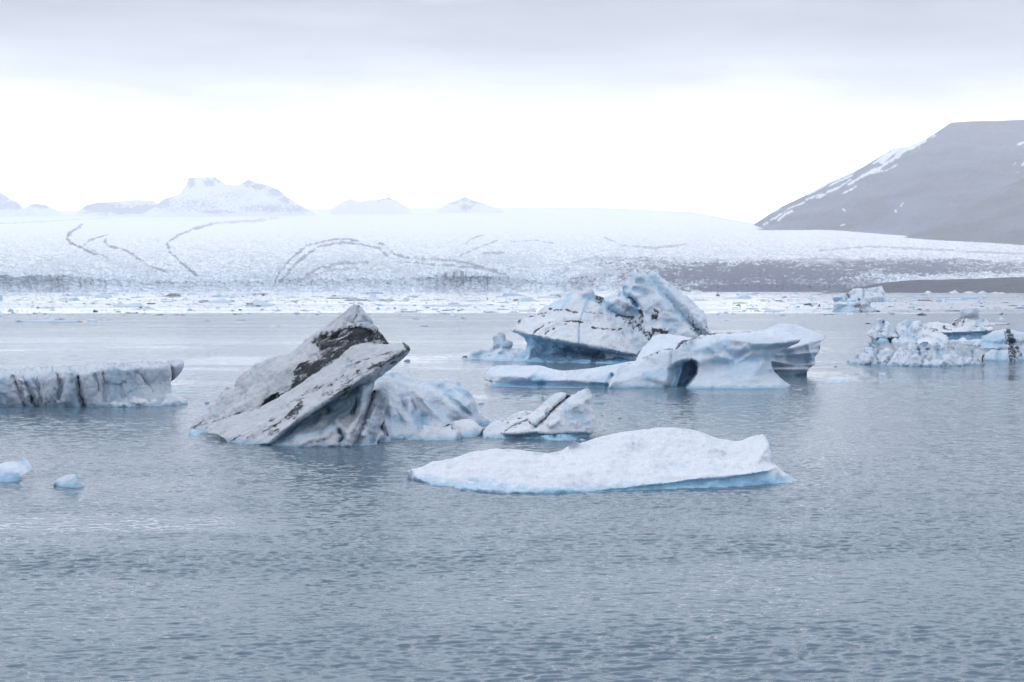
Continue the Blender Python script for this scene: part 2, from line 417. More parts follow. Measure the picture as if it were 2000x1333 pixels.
def water_material():
    m = bpy.data.materials.new('lake_water'); m.use_nodes = True; nt = m.node_tree; nt.nodes.clear()
    geo = N(nt, 'ShaderNodeNewGeometry'); pos = geo.outputs['Position']
    sp = N(nt, 'ShaderNodeSeparateXYZ', {0: pos}); X, Y = sp.outputs[0], sp.outputs[1]
    lY = math_(nt, 'LOGARITHM', Y, math.e)
    # wind patches: long streaks across the lake, and the sheltered slick water among the distant floes
    pv = N(nt, 'ShaderNodeCombineXYZ', {0: math_(nt, 'MULTIPLY', X, .02), 1: math_(nt, 'MULTIPLY', Y, .045), 2: 0.0})
    patch = N(nt, 'ShaderNodeTexNoise', {'Vector': pv.outputs[0], 'Scale': 1.0, 'Detail': 5.0, 'Roughness': .55, 'Distortion': .4}).outputs['Fac']
    pv2 = N(nt, 'ShaderNodeCombineXYZ', {0: math_(nt, 'MULTIPLY', X, .0022), 1: math_(nt, 'MULTIPLY', Y, .009), 2: 3.0})
    patch2 = N(nt, 'ShaderNodeTexNoise', {'Vector': pv2.outputs[0], 'Scale': 1.0, 'Detail': 4.0, 'Roughness': .6}).outputs['Fac']
    # ripple strength by distance
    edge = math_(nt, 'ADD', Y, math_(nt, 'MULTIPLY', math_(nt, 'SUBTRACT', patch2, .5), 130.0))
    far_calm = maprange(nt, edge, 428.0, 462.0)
    mid_zone = math_(nt, 'MULTIPLY', maprange(nt, Y, 78.0, 112.0), maprange(nt, Y, 240.0, 190.0))
    streak = math_(nt, 'MULTIPLY', maprange(nt, patch, .44, .62), math_(nt, 'MULTIPLY_ADD', mid_zone, .75, .20))
    # one slick in the near water on the left
    nx = maprange(nt, X, -4.0, -9.0)
    ed = math_(nt, 'ADD', Y, math_(nt, 'MULTIPLY', math_(nt, 'SUBTRACT', N(nt, 'ShaderNodeTexNoise', {'Vector': pos, 'Scale': .35, 'Detail': 3.0}).outputs['Fac'], .5), 2.2))
    ny = math_(nt, 'MULTIPLY', maprange(nt, ed, 46.4, 46.9), maprange(nt, ed, 51.5, 48.5))
    slick = math_(nt, 'MULTIPLY', math_(nt, 'MULTIPLY', nx, ny), .72)
    far_mod = math_(nt, 'MULTIPLY', far_calm, math_(nt, 'MULTIPLY_ADD', maprange(nt, patch2, .52, .64), -.22, .55))
    calm = math_(nt, 'MAXIMUM', math_(nt, 'MAXIMUM', streak, slick), far_mod)
    gust = math_(nt, 'MULTIPLY_ADD', math_(nt, 'MULTIPLY', maprange(nt, Y, 190.0, 300.0), math_(nt, 'SUBTRACT', 1.0, far_calm)), .55, 1.0)
    amp = math_(nt, 'MULTIPLY', gust, math_(nt, 'SUBTRACT', 1.0, math_(nt, 'MULTIPLY', calm, .90)))
    # sky reflection painted as pale bands in the base colour of far calm water
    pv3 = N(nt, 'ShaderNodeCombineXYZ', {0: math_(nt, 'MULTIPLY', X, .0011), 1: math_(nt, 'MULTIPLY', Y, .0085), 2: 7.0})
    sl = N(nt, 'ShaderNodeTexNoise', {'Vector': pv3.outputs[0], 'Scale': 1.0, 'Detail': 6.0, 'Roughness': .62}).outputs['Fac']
    painted_glare = math_(nt, 'MULTIPLY', far_calm, maprange(nt, sl, .40, .52, .30, .92))
    # small ripples as perturbed normals (kept at every distance)
    def rip(scale, sx, sy, seed, det=3.0):
        mp = N(nt, 'ShaderNodeMapping', {'Vector': pos, 'Scale': (sx, sy, 1.0), 'Location': (seed, seed, seed), 'Rotation': (0, 0, math.radians(8))})
        n = N(nt, 'ShaderNodeTexNoise', {'Vector': mp.outputs[0], 'Scale': scale, 'Detail': det, 'Roughness': .55, 'Distortion': .15})
        return N(nt, 'ShaderNodeVectorMath', {0: n.outputs['Color'], 1: (.5, .5, .5)}, operation='SUBTRACT').outputs[0]
    v1 = rip(5.5, .55, 1.0, 0.0); v2 = rip(1.6, .6, 1.0, 9.0, 2.0)
    vs = N(nt, 'ShaderNodeVectorMath', {0: v1, 1: N(nt, 'ShaderNodeVectorMath', {0: v2, 'Scale': .6}, operation='SCALE').outputs[0]}, operation='ADD').outputs[0]
    k = math_(nt, 'MULTIPLY', amp, .85)
    vs = N(nt, 'ShaderNodeVectorMath', {0: vs, 1: (.55, 1.0, 0.0)}, operation='MULTIPLY').outputs[0]
    vs = N(nt, 'ShaderNodeVectorMath', {0: vs, 'Scale': k}, operation='SCALE').outputs[0]
    nn = N(nt, 'ShaderNodeVectorMath', {0: N(nt, 'ShaderNodeVectorMath', {0: geo.outputs['Normal'], 1: vs}, operation='ADD').outputs[0]}, operation='NORMALIZE').outputs[0]
    rough = math_(nt, 'MULTIPLY_ADD', amp, .15, .02)
    b = N(nt, 'ShaderNodeBsdfPrincipled', {'Base Color': mixc(nt, painted_glare, (.095, .148, .195), (.80, .82, .86)), 'Roughness': rough, 'IOR': 1.333, 'Normal': nn})
    N(nt, 'ShaderNodeOutputMaterial', {0: b.outputs[0]}); return m
WATER = water_material()
# ------------------------------------------------------------------ the lake: near water is really waved, with waves fading into far ripples
def wave_height(X, Y):
    rs = np.random.RandomState(3); z = np.zeros_like(X)
    for i in range(46):
        lam = 0.10 * (7.0 ** rs.rand() ** 1.15); th = math.radians(86 + rs.normal() * 22)
        kx, ky = math.cos(th) * 2 * math.pi / lam, math.sin(th) * 2 * math.pi / lam
        fade = np.clip((lam / 2.6 - SP) / (lam / 2.6) * 1.6, 0, 1)
        a = 0.0100 * lam ** .95
        s = np.sin(kx * X + ky * Y + rs.rand() * 6.28 + 1.6 * WX + .8 * i * .1 * WY)
        z += a * fade * (1 - 2 * np.abs(s) ** 1.0 * .5 + (s - 0) * .45 - .5)
    return z
rows = [22.0]
while rows[-1] < 130: rows.append(rows[-1] + max(.055, .62 * rows[-1] ** 2 / (H * F)))
rows = np.array(rows)
nc = 900
th = np.linspace(-.46, .46, nc)
Yg = np.repeat(rows, nc); Xg = np.tile(th, len(rows)) * Yg
SP = np.maximum(np.repeat(np.gradient(rows), nc), Yg * (th[1] - th[0]))
WX = fbm(np.c_[Xg, Yg, 0 * Xg], .35, 2); WY = fbm(np.c_[Xg, Yg, 0 * Xg], .5, 2, seed=4)
patchn = 0.55 + .9 * sstep(fbm(np.c_[Xg * .12, Yg * .5, 0 * Xg], .35, 3, seed=8), -.35, .4)
sl = sstep(-Xg, 4, 9) * sstep(Yg, 46.0, 46.8) * (1 - sstep(Yg, 48.8, 51.5))
Zg = wave_height(Xg, Yg) * patchn * (1 - .72 * sl) * (1 - sstep(Yg, 105, 128)) * sstep(Yg, 22, 24)
i = np.arange(len(rows) - 1)[:, None] * nc + np.arange(nc - 1)[None]
Q = np.stack([i, i + 1, i + 1 + nc, i + nc], -1).reshape(-1, 4)
V = np.c_[Xg, Yg, Zg]
# the rest of the sheet, flat, joined to the rim of the waved part
base = len(V)
R = [(-12000, -300), (12000, -300), (12000, 14000), (-12000, 14000)]
fx = [(-12000., -300.), (12000., -300.), (12000., 3400.), (-12000., 3400.)]
ri = list(range(nc)) + [nc * (r + 1) - 1 for r in range(1, len(rows))] + [nc * (len(rows) - 1) + c for c in range(nc - 2, -1, -1)] + [nc * r for r in range(len(rows) - 2, 0, -1)]
rim = [tuple(V[k, :2]) for k in ri]
pts = fx + rim; m_ = len(rim)
ed = [(0, 1), (1, 2), (2, 3), (3, 0)] + [(4 + k, 4 + (k + 1) % m_) for k in range(m_)]
r = delaunay_2d_cdt([Vector(p) for p in pts], ed, [], 1, 1e-6)
cv_ = np.array([(v.x, v.y) for v in r[0]]); cvmap = []
for k, o in enumerate(r[3]):
    cvmap.append(base + o[0] if o[0] < 4 else ri[o[0] - 4])
tris = []
rx = Yg.min(), Yg.max()
for f in r[2]:
    c = cv_[list(f)].mean(0)
    if rx[0] < c[1] < rx[1] and abs(c[0] / c[1]) < .46: continue
    tris.append([cvmap[k] for k in f])
V = np.r_[V, np.array([(x, y, 0.) for x, y in fx])]
T2 = np.r_[np.c_[Q[:, [0, 1, 2]]], np.c_[Q[:, [0, 2, 3]]], np.array(tris)]
n_ = np.cross(V[T2[:, 1]] - V[T2[:, 0]], V[T2[:, 2]] - V[T2[:, 0]]); fl = n_[:, 2] < 0
T2[fl] = T2[fl][:, ::-1]
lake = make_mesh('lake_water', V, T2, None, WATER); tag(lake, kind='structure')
del V, Q, T2, WX, WY, SP

# ------------------------------------------------------------------ the glacier
def interp(x, pts): return np.interp(x, [p[0] for p in pts], [p[1] for p in pts])
gxs = np.concatenate([np.arange(-1350, -120, 7.0), np.arange(-120, 2120, 1.5), np.arange(2120, 3400, 7.0)]); ns = 420
t = np.linspace(0, 1, ns)
PX, TT = np.meshgrid(gxs, t); PX = PX.ravel(); TT = TT.ravel()
foot = interp(PX, [(-420, 571.5), (1200, 571.5), (1650, 572.5), (2420, 575)])
brow = interp(PX, [(-420, 540), (0, 541), (130, 540), (200, 548), (420, 553), (600, 548), (780, 547), (840, 542), (960, 541), (1050, 550), (1200, 556), (1400, 560), (1640, 560), (2420, 556)])
brow = brow + 3.5 * fbm(np.c_[PX, 0 * PX, 0 * PX], .035, 4, seed=2)
crest = interp(PX, [(-420, 414), (0, 413), (300, 412), (600, 409), (900, 406), (1150, 405), (1350, 414), (1470, 436), (1560, 444), (1700, 456), (2000, 479), (2420, 520)])
Ycl = H * F / (foot - HY)
# first 12% of the rows climb the calving front, the rest run back over the surface
cl = np.clip(TT / .14, 0, 1); up = np.clip((TT - .14) / .86, 0, 1)
row = foot + (brow - foot) * cl + (crest - brow) * up
Yf = 2480.0; Yb = interp(PX, [(-420, 16000), (1250, 16000), (1400, 11000), (1480, 7600), (1600, 6400), (1800, 5600), (2420, 4600)])
sp_ = (foot - row) / np.maximum(foot - crest, 1)
inv = 1 / 2500. + (1 / Yb - 1 / 2500.) * up ** .9
Ysurf = 1 / inv + cl * interp(PX, [(-420, 60), (130, 60), (260, 220), (800, 220), (860, 90), (960, 90), (1030, 260), (2420, 260)])
# crevasse relief in row units (crests stand proud of the line of sight)
q = np.c_[PX * .05, row * .13, 0 * PX]
warp = fbm(q, .5, 3, seed=5)
rg = ridged(np.c_[PX * .05 + warp * .9, row * .16 + warp * .5, 0 * PX], 1.4, 5, .6, seed=6)
fn = fbm(np.c_[PX * .16, row * .34, 0 * PX], 1.0, 4, .6, seed=9)
rough_ = 2.0 * np.exp(-up * 2.6) * (.35 + .65 * cl) + .10
ysc = Ysurf / F
Z = H + (HY - row) * ysc
dz = (rg * 1.5 + fn * 2.0) * rough_ * ysc * 1.25
dy = (fn * 14 + rg * 22) * cl * np.exp(-up * 2) + fbm(np.c_[PX * .09, row * .02, 0 * PX], 1, 4, seed=12) * 30 * (cl > 0) * (1 - up) ** 8
Yg2 = Ysurf - np.where(TT < .14, dy, dy * .4)
Zg2 = np.where(TT == 0, -3.0, Z + dz * np.clip(TT / .03, 0, 1))
Xg2 = (PX - CX) / F * Ysurf
# sediment, with crevasse shade painted into the same mask: fraction of dark melt-out streaks by region, then thresholded with anisotropic noise
den = np.zeros(len(PX))
def blob(cx, cy, rx, ry, s):
    global den
    den = np.maximum(den, s * np.exp(-(((PX - cx) / rx) ** 2 + ((row - cy) / ry) ** 2)))
den += .16 * (1 - sstep(row, 430, 470) * 0) * sstep(row, 436, 500)
blob(1480, 535, 380, 36, .90); blob(1800, 522, 360, 26, .82); blob(1250, 515, 200, 28, .62); blob(1150, 548, 90, 20, .55)
blob(720, 525, 130, 26, .46); blob(600, 560, 60, 18, .42); blob(930, 545, 90, 14, .52); blob(1000, 500, 130, 24, .38)
blob(1900, 520, 260, 16, .60); blob(1640, 490, 200, 10, .36); blob(1950, 495, 200, 8, .34); blob(1520, 565, 240, 12, 1.05); blob(260, 520, 120, 20, .26); blob(60, 560, 60, 10, .25); blob(150, 560, 30, 16, .35)
blob(1400, 480, 250, 14, .30)
sq = fbm(np.c_[PX * .045 + warp * .6, row * .22 + warp, 0 * PX], 1.0, 5, .62, seed=21)
sv = fbm(np.c_[PX * .17 + warp, row * .42 + warp * .6, 0 * PX], 1.0, 5, .65, seed=22)
crk_shade = sstep(ridged(np.c_[PX * .11 + warp * 1.2, row * .30 + warp, 0 * PX], 1.0, 4, .62, seed=25), .52, .86)
mix_ = .55 * sq + .60 * sv
den = np.maximum(den, .37 * sstep(row, 428, 478)) + .07 * sstep(row, 500, 560)
thr = .50 - 1.02 * den
dirt = sstep(mix_, thr, thr + .26) * (.45 + .5 * sstep(den, .35, .6))
crk2_shade = sstep(ridged(np.c_[PX * .035 + warp * 1.6, row * .17 + warp * 1.6, 0 * PX], 1.0, 5, .66, seed=27), .45, .80) * (.5 + .9 * np.clip(sv + .3, 0, 1))
dirt = np.maximum(dirt, crk_shade * sstep(row, 425, 520) * .66)  # crevasse shade painted into the mask as dark cracks
dirt = np.maximum(dirt, crk2_shade * sstep(row, 440, 530) * .62)
lines_ = [([(1120, 560), (1180, 535), (1300, 520), (1450, 528), (1640, 545)], 11, .5), ([(1300, 545), (1450, 555), (1650, 558), (1700, 560)], 10, .8), ([(1500, 520), (1650, 515), (1850, 522), (2050, 530)], 8, .6), ([(560, 560), (600, 530), (660, 505), (740, 508), (800, 530), (840, 560)], 10, .28), ([(850, 560), (900, 520), (980, 505), (1060, 515)], 10, .28), ([(60, 540), (120, 510), (200, 500), (300, 540)], 9, .18),   # medial moraines and dirt bands drawn along the ice
    ([(-100, 440), (0, 437), (90, 433), (180, 428), (250, 424.5)], .8, .75), ([(160, 439), (150, 446), (135, 458), (131, 468), (137, 475), (150, 482), (170, 490), (190, 498)], 2.2, .95),
    ([(165, 480), (175, 470), (195, 464), (213, 459)], 1.4, .8), ([(207, 466), (205, 474), (214, 482), (238, 487), (258, 498), (290, 520), (330, 535)], 1.8, .85), ([(170, 484), (200, 500), (220, 512)], 1.4, .7),
    ([(545, 426), (480, 433), (420, 437), (375, 449), (345, 462), (326, 476), (332, 494), (345, 505), (360, 520), (385, 540)], 2.0, .9),
    ([(535, 560), (545, 535), (570, 505), (600, 480), (640, 470), (670, 467), (700, 472)], 2.0, .9), ([(548, 555), (575, 520), (600, 498), (625, 482), (665, 475), (705, 478), (740, 486), (756, 500)], 2.2, .85),
    ([(730, 473), (752, 480), (770, 498), (800, 506)], 2.2, .85), ([(600, 540), (625, 525), (665, 516), (720, 515)], 3.0, .8), ([(575, 558), (600, 545), (640, 530), (700, 526)], 2.5, .6),
    ([(800, 506), (850, 508), (890, 512), (930, 520), (990, 540)], 2.2, .8), ([(780, 512), (850, 519), (920, 524), (970, 530)], 2.0, .75), ([(900, 500), (935, 484), (975, 469)], 1.5, .7),
    ([(905, 480), (920, 468), (945, 460)], 1.2, .65), ([(930, 497), (985, 494)], 1.8, .7), ([(1000, 473), (1040, 470), (1080, 476)], 1.4, .6), ([(1180, 465), (1215, 480), (1280, 486), (1340, 478)], 1.6, .6),
    ([(1090, 540), (1120, 515), (1160, 505), (1230, 508), (1330, 515)], 3.5, .6), ([(1450, 515), (1600, 506), (1700, 512), (1800, 508), (2000, 516)], 3.0, .65), ([(1600, 490), (1700, 482), (1850, 490), (2000, 497)], 1.8, .6), ([(1340, 530), (1500, 525), (1620, 535), (1800, 528)], 4.0, .7),
    ([(1150, 415), (1170, 421), (1190, 423), (1215, 416)], .7, .35)]
wl = fbm(np.c_[PX * .08, row * .16, 0 * PX], 1.0, 4, .65, seed=31)
for pts_, w, s in lines_:
    sel = (PX > min(p[0] for p in pts_) - 15) & (PX < max(p[0] for p in pts_) + 15)
    dd = seg_dist(PX[sel], row[sel] , pts_) + wl[sel] * w * 3.2
    cov = .95 + 1.3 * sv[sel]
    dirt[sel] = np.maximum(dirt[sel], (1 - sstep(dd, w * .4, w * 1.6)) * s * np.clip(cov, 0, 1))
# vertical streaks down the calving front near the middle
vs = sstep(fbm(np.c_[PX * .22, row * .02, 0 * PX], 1, 3, seed=41), .0, .3) * poly_mask(PX, row, [(855, 536), (900, 530), (975, 540), (970, 563), (915, 563), (880, 552)], 6)
dirt = np.maximum(dirt, vs * .85)
dirt *= np.where(row < 470, sstep(row, 405, 452) * .9 + .1, 1)
blu = np.clip(.22 + sstep(fn + .5 * rg, -.1, .5) * .45 + (1 - sstep(row, 565, 525)) * 0, 0, 1) * np.exp(-up * 3)
for cx, cy, rx, ry, s in [(20, 555, 40, 16, .9), (60, 562, 30, 8, .9), (90, 556, 25, 14, .7), (200, 565, 40, 7, .8), (240, 560, 60, 9, .5), (640, 560, 12, 12, .9), (450, 562, 20, 7, .8), (860, 552, 40, 10, .9), (320, 566, 60, 5, .6), (560, 556, 30, 12, .3), (1010, 556, 50, 10, .7), (1180, 545, 60, 14, .3)]:
    blu = np.maximum(blu, s * np.exp(-(((PX - cx) / rx) ** 2 + ((row - cy) / ry) ** 2)) * (.6 + .8 * sv))
i = np.arange(ns - 1)[:, None] * len(gxs) + np.arange(len(gxs) - 1)[None]
Q = np.stack([i, i + 1, i + 1 + len(gxs), i + len(gxs)], -1).reshape(-1, 4)
gl = make_mesh('glacier', np.c_[Xg2, Yg2, Zg2], Q, {'dirt': np.clip(dirt, 0, 1), 'blue': np.clip(blu, 0, 1)}, GLACIER); tag(gl, kind='structure')
del PX, TT, row, q, warp, rg, fn, sq, sv, mix_, dirt, blu, Xg2, Yg2, Zg2, Q, Z, dz, dy, wl, den

# ------------------------------------------------------------------ mountains
mz = zone(1300, 220, 2000 / 700.)
def gullies(amp, f, lean):
    def g(P, px, py):
        return amp * ridged(np.c_[(px + lean * py), py * .12, 0 * px], f, 4, .55, seed=3) + amp * .6 * fbm(np.c_[px, py, 0 * px], f * 2.2, 4, .6, seed=5)
    return g
snowstrokes = [
    (mz((1330, 205), (1270, 270), (1190, 320), (1100, 362), (1020, 410)), 2.2), (mz((1440, 160), (1380, 190), (1320, 215), (1290, 250)), 4.5), (mz((1300, 200), (1250, 240), (1210, 280)), 5.0), (mz((1230, 235), (1160, 290)), 2.0),
    (mz((1030, 385), (960, 430), (880, 462), (785, 490)), 1.7), (mz((895, 465), (840, 487)), 1.0), (mz((1065, 418), (990, 460)), 1.1), (mz((1050, 335), (930, 385), (860, 425), (795, 458)), 1.6), (mz((1040, 355), (975, 385), (915, 410)), 1.6),
    (mz((775, 505), (690, 545), (640, 575), (585, 612)), 1.2), (mz((705, 560), (665, 580), (630, 608)), 1.7), (mz((640, 540), (605, 558)), .8), (mz((1500, 130), (1480, 145)), 1.2), (mz((985, 548), (1000, 550)), 1.2), (mz((1330, 510), (1310, 530)), 1.0), (mz((980, 635), (998, 630)), .9), (mz((570, 622), (545, 632)), 1.0),
    (mz((1970, 180), (2000, 175)), 2.2), (mz((1990, 300), (2010, 280)), 1.6), (mz((1955, 285), (1940, 300)), .8), (mz((1965, 340), (1960, 345)), .8), (mz((1285, 557), (1290, 555)), .7), (mz((1415, 200), (1417, 205)), .7), (mz((1290, 300), (1230, 330), (1150, 345)), 1.0)]
mo = mz((490, 628, 6660), (560, 580, 6752), (640, 530, 6845), (770, 468, 6937), (890, 400, 7030), (1050, 330, 7215), (1100, 305, 7261), (1180, 255, 7307), (1270, 202, 7400), (1360, 190, 7400), (1410, 165, 7400), (1460, 145, 7446), (1530, 100, 7492), (1590, 58, 7585), (1700, 50, 7677), (1850, 48, 7677), (2000, 40, 7677), (2300, 42, 7677), (2700, 60, 7585), (3100, 300, 7215), (3100, 980, 5550), (2400, 960, 5735), (1400, 900, 6105), (700, 700, 6475))
mount = relief('mountain', mo, inner=mz((1500, 640, 6197), (1900, 500, 6475), (1200, 500, 6706)), Y0=6937, step=1.9, thick=900, noise=(), ridge=(), extra=gullies(13, .05, .9), smooth=10, jag=.5, mat=ROCK, seed=3,
               soft_edge=14, paint=[('dirt', 'streak', p_, w_ * 1.15, 1.0) for p_, w_ in snowstrokes])
tag(mount, kind='structure')
ro = mz((1330, 700, 5750), (1480, 640, 5800), (1600, 590, 5850), (1720, 520, 5900), (1830, 460, 5950), (1900, 410, 6000), (2000, 365, 6000), (2200, 300, 6000), (2700, 250, 6000), (2900, 600, 5600), (2900, 980, 5200), (2000, 900, 5300), (1400, 800, 5400))
ridge_o = relief('mountain_ridge', ro, Y0=5700, step=2.4, thick=600, noise=(), extra=gullies(11, .07, 1.3), smooth=8, jag=.6, soft_edge=12, mat=ROCK2, seed=5)
tag(ridge_o, kind='structure')
# low dark moraine shore at the right
mr = [(1600, 572.3, 2150), (1640, 568, 2280), (1680, 561, 2350), (1720, 553, 2380), (1760, 549, 2400), (1800, 547, 2400), (1870, 545, 2400), (1940, 543, 2400), (2000, 542, 2400), (2200, 538, 2400), (2420, 545, 2400), (2420, 573, 'w'), (2000, 573, 'w'), (1700, 572.5, 'w'), (1602, 572.5, 'w')]
mo_ = relief('moraine_shore', mr, Y0=2300, step=1.5, thick=60, noise=((5, .02, 5),), smooth=8, jag=.5, mat=GRAVEL, seed=6); tag(mo_, kind='structure')
# far snow mountains, faint in the haze (rock = unpainted, snow = painted)
fz = zone(0, 330, 2000 / 700.)
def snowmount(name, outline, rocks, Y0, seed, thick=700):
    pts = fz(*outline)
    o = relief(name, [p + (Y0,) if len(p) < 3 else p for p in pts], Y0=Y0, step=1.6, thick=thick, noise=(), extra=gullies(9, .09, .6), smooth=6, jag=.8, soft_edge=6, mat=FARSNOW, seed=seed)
    me = o.data; n = len(me.vertices); co = np.empty(n * 3); me.vertices.foreach_get('co', co); co = co.reshape(-1, 3)
    ppx = CX + F * co[:, 0] / co[:, 1]; ppy = HY - F * (co[:, 2] - H) / co[:, 1]
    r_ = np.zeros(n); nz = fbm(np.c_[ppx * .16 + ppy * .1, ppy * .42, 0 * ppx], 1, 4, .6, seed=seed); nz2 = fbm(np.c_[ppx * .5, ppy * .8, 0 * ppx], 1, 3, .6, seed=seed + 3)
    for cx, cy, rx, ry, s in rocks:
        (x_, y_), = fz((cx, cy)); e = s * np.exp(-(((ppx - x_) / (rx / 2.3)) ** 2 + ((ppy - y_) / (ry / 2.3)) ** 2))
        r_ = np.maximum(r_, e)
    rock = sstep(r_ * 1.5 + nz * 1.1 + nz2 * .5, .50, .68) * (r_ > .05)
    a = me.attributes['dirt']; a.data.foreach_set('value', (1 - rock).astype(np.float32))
    tag(o, kind='structure'); return o
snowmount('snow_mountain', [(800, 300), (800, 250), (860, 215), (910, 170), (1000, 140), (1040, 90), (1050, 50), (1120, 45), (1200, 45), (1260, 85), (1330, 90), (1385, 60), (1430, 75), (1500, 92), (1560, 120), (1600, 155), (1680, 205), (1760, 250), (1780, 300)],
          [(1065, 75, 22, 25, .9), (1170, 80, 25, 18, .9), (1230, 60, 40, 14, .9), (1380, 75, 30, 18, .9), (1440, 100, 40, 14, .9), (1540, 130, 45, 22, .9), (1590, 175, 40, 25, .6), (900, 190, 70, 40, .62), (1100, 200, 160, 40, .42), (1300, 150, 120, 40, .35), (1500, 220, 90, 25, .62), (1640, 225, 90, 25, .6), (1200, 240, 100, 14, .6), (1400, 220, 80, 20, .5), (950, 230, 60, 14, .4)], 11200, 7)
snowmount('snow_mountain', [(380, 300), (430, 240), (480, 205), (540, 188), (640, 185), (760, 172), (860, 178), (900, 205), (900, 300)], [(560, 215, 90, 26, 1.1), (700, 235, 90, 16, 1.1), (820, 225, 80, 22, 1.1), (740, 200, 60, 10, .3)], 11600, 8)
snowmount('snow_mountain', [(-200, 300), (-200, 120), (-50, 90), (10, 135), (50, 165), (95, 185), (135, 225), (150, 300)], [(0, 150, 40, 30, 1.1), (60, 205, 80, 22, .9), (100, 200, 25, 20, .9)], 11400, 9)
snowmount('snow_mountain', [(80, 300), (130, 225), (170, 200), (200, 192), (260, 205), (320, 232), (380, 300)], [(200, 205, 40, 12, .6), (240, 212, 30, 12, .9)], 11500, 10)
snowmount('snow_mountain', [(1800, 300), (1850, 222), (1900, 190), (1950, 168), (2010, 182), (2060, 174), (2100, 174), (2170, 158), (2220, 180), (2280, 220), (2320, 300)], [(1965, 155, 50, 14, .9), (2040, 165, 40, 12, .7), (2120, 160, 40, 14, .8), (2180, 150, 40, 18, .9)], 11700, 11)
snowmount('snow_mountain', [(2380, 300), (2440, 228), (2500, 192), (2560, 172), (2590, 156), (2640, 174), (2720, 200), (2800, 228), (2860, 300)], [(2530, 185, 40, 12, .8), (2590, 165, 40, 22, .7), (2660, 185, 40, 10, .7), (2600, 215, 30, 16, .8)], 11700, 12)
# ------------------------------------------------------------------ big icebergs, traced point by point with their own distances
A = zone(350, 570, 3.125)
def W(*pts): return [tuple(p) + ('w',) for p in pts]
# --- the tilted dirty iceberg, left of centre
b = empty('iceberg', 540, 872, 'large tilted grey iceberg with two leaning slabs and a wide black band of sediment', 'iceberg')
relief('rear_slab', A((62, 836, 80.4), (105, 790, 80.6), (150, 742, 81), (215, 690, 81), (262, 612, 81), (292, 578, 81), (312, 590, 81), (332, 582, 81), (345, 540, 81), (360, 520, 81), (400, 490, 81), (470, 455, 81), (560, 405, 81), (650, 383, 81), (720, 345, 80.8), (800, 280, 80.6), (870, 225, 80.5), (920, 190, 80.4), (960, 158, 80.4), (1010, 120, 80.3), (1050, 84, 80.2), (1075, 75, 80), (1100, 78, 80), (1122, 95, 80), (1138, 130, 80), (1165, 160, 80), (1172, 195, 80), (1200, 235, 80), (1240, 262, 79.8), (1262, 290, 79.6), (1280, 320, 79.5), (1250, 345, 79), (1200, 520, 78), (1150, 800, 77))
       + A(*W((1100, 840), (700, 850), (420, 880), (250, 880), (150, 862), (62, 842))),
       inner=A((1100, 150, 79), (1060, 200, 79), (1130, 230, 78.6), (900, 300, 78.6), (760, 420, 78.4), (600, 500, 78.4), (500, 690, 77.4), (640, 640, 77.2), (800, 560, 77.2), (960, 430, 77.2), (350, 700, 78.6), (250, 800, 78), (1100, 320, 77.8), (1000, 300, 78.2)),
       grooves=[(A((1130, 225), (1030, 235), (960, 285), (840, 300), (830, 330)), 5, .35), (A((1100, 95), (1095, 150), (1060, 200)), 5, .35), (A((1165, 190), (1120, 140), (1100, 90)), 4, -.3), (A((1180, 240), (1130, 215), (1050, 225)), 4, -.35), (A((1010, 180), (1080, 210), (1130, 190)), 6, .3), (A((380, 590), (390, 625)), 4, .25), (A((410, 640), (405, 690)), 3, .2), (A((240, 770), (160, 800)), 4, .25), (A((590, 650), (520, 690)), 5, .6), (A((830, 300), (880, 380), (820, 420)), 9, .25)],
       paint=[('dirt', 'poly', A((820, 300), (870, 270), (1000, 235), (1130, 222), (1210, 245), (1262, 290), (1282, 325), (1100, 325), (1040, 360), (980, 420), (880, 470), (760, 550), (700, 600), (640, 650), (520, 695), (510, 660), (600, 620), (680, 570), (700, 490), (750, 450), (850, 420), (860, 350)), 12, .86),
              ('dirt', 'line', A((520, 692), (560, 655), (640, 640)), 9, 1.0), ('dirt', 'line', A((1130, 262), (1210, 262), (1275, 318)), 14, 1.0), ('dirt', 'line', A((1000, 245), (1080, 232), (1130, 235)), 7, .75), ('dirt', 'line', A((840, 300), (835, 320)), 9, .9), ('dirt', 'line', A((70, 830), (130, 812), (210, 800), (330, 755), (400, 745)), 4, .55), ('dirt', 'line', A((90, 835), (150, 780)), 4, .6), ('dirt', 'line', A((1095, 90), (1100, 130), (1040, 190), (1000, 215)), 4, .45), ('dirt', 'line', A((405, 640), (400, 690)), 2, .35),
              ('dirt', 'line', A((900, 400), (820, 520), (720, 590)), 15, .95), ('blue', 'line', A((1110, 210), (1150, 215)), 5, .45), ('blue', 'line', A((235, 720), (245, 700)), 3, .6)],
       thick=5, step=2.0, Y0=79, noise=((.30, .55, 4), (.09, 2.6, 3)), ridge=((.07, 1.5, 3),), smooth=4, facet=((.12, .55), (.05, 1.4)), mat=ICE_GREY, parent=b, seed=1.0, backprof=.6)
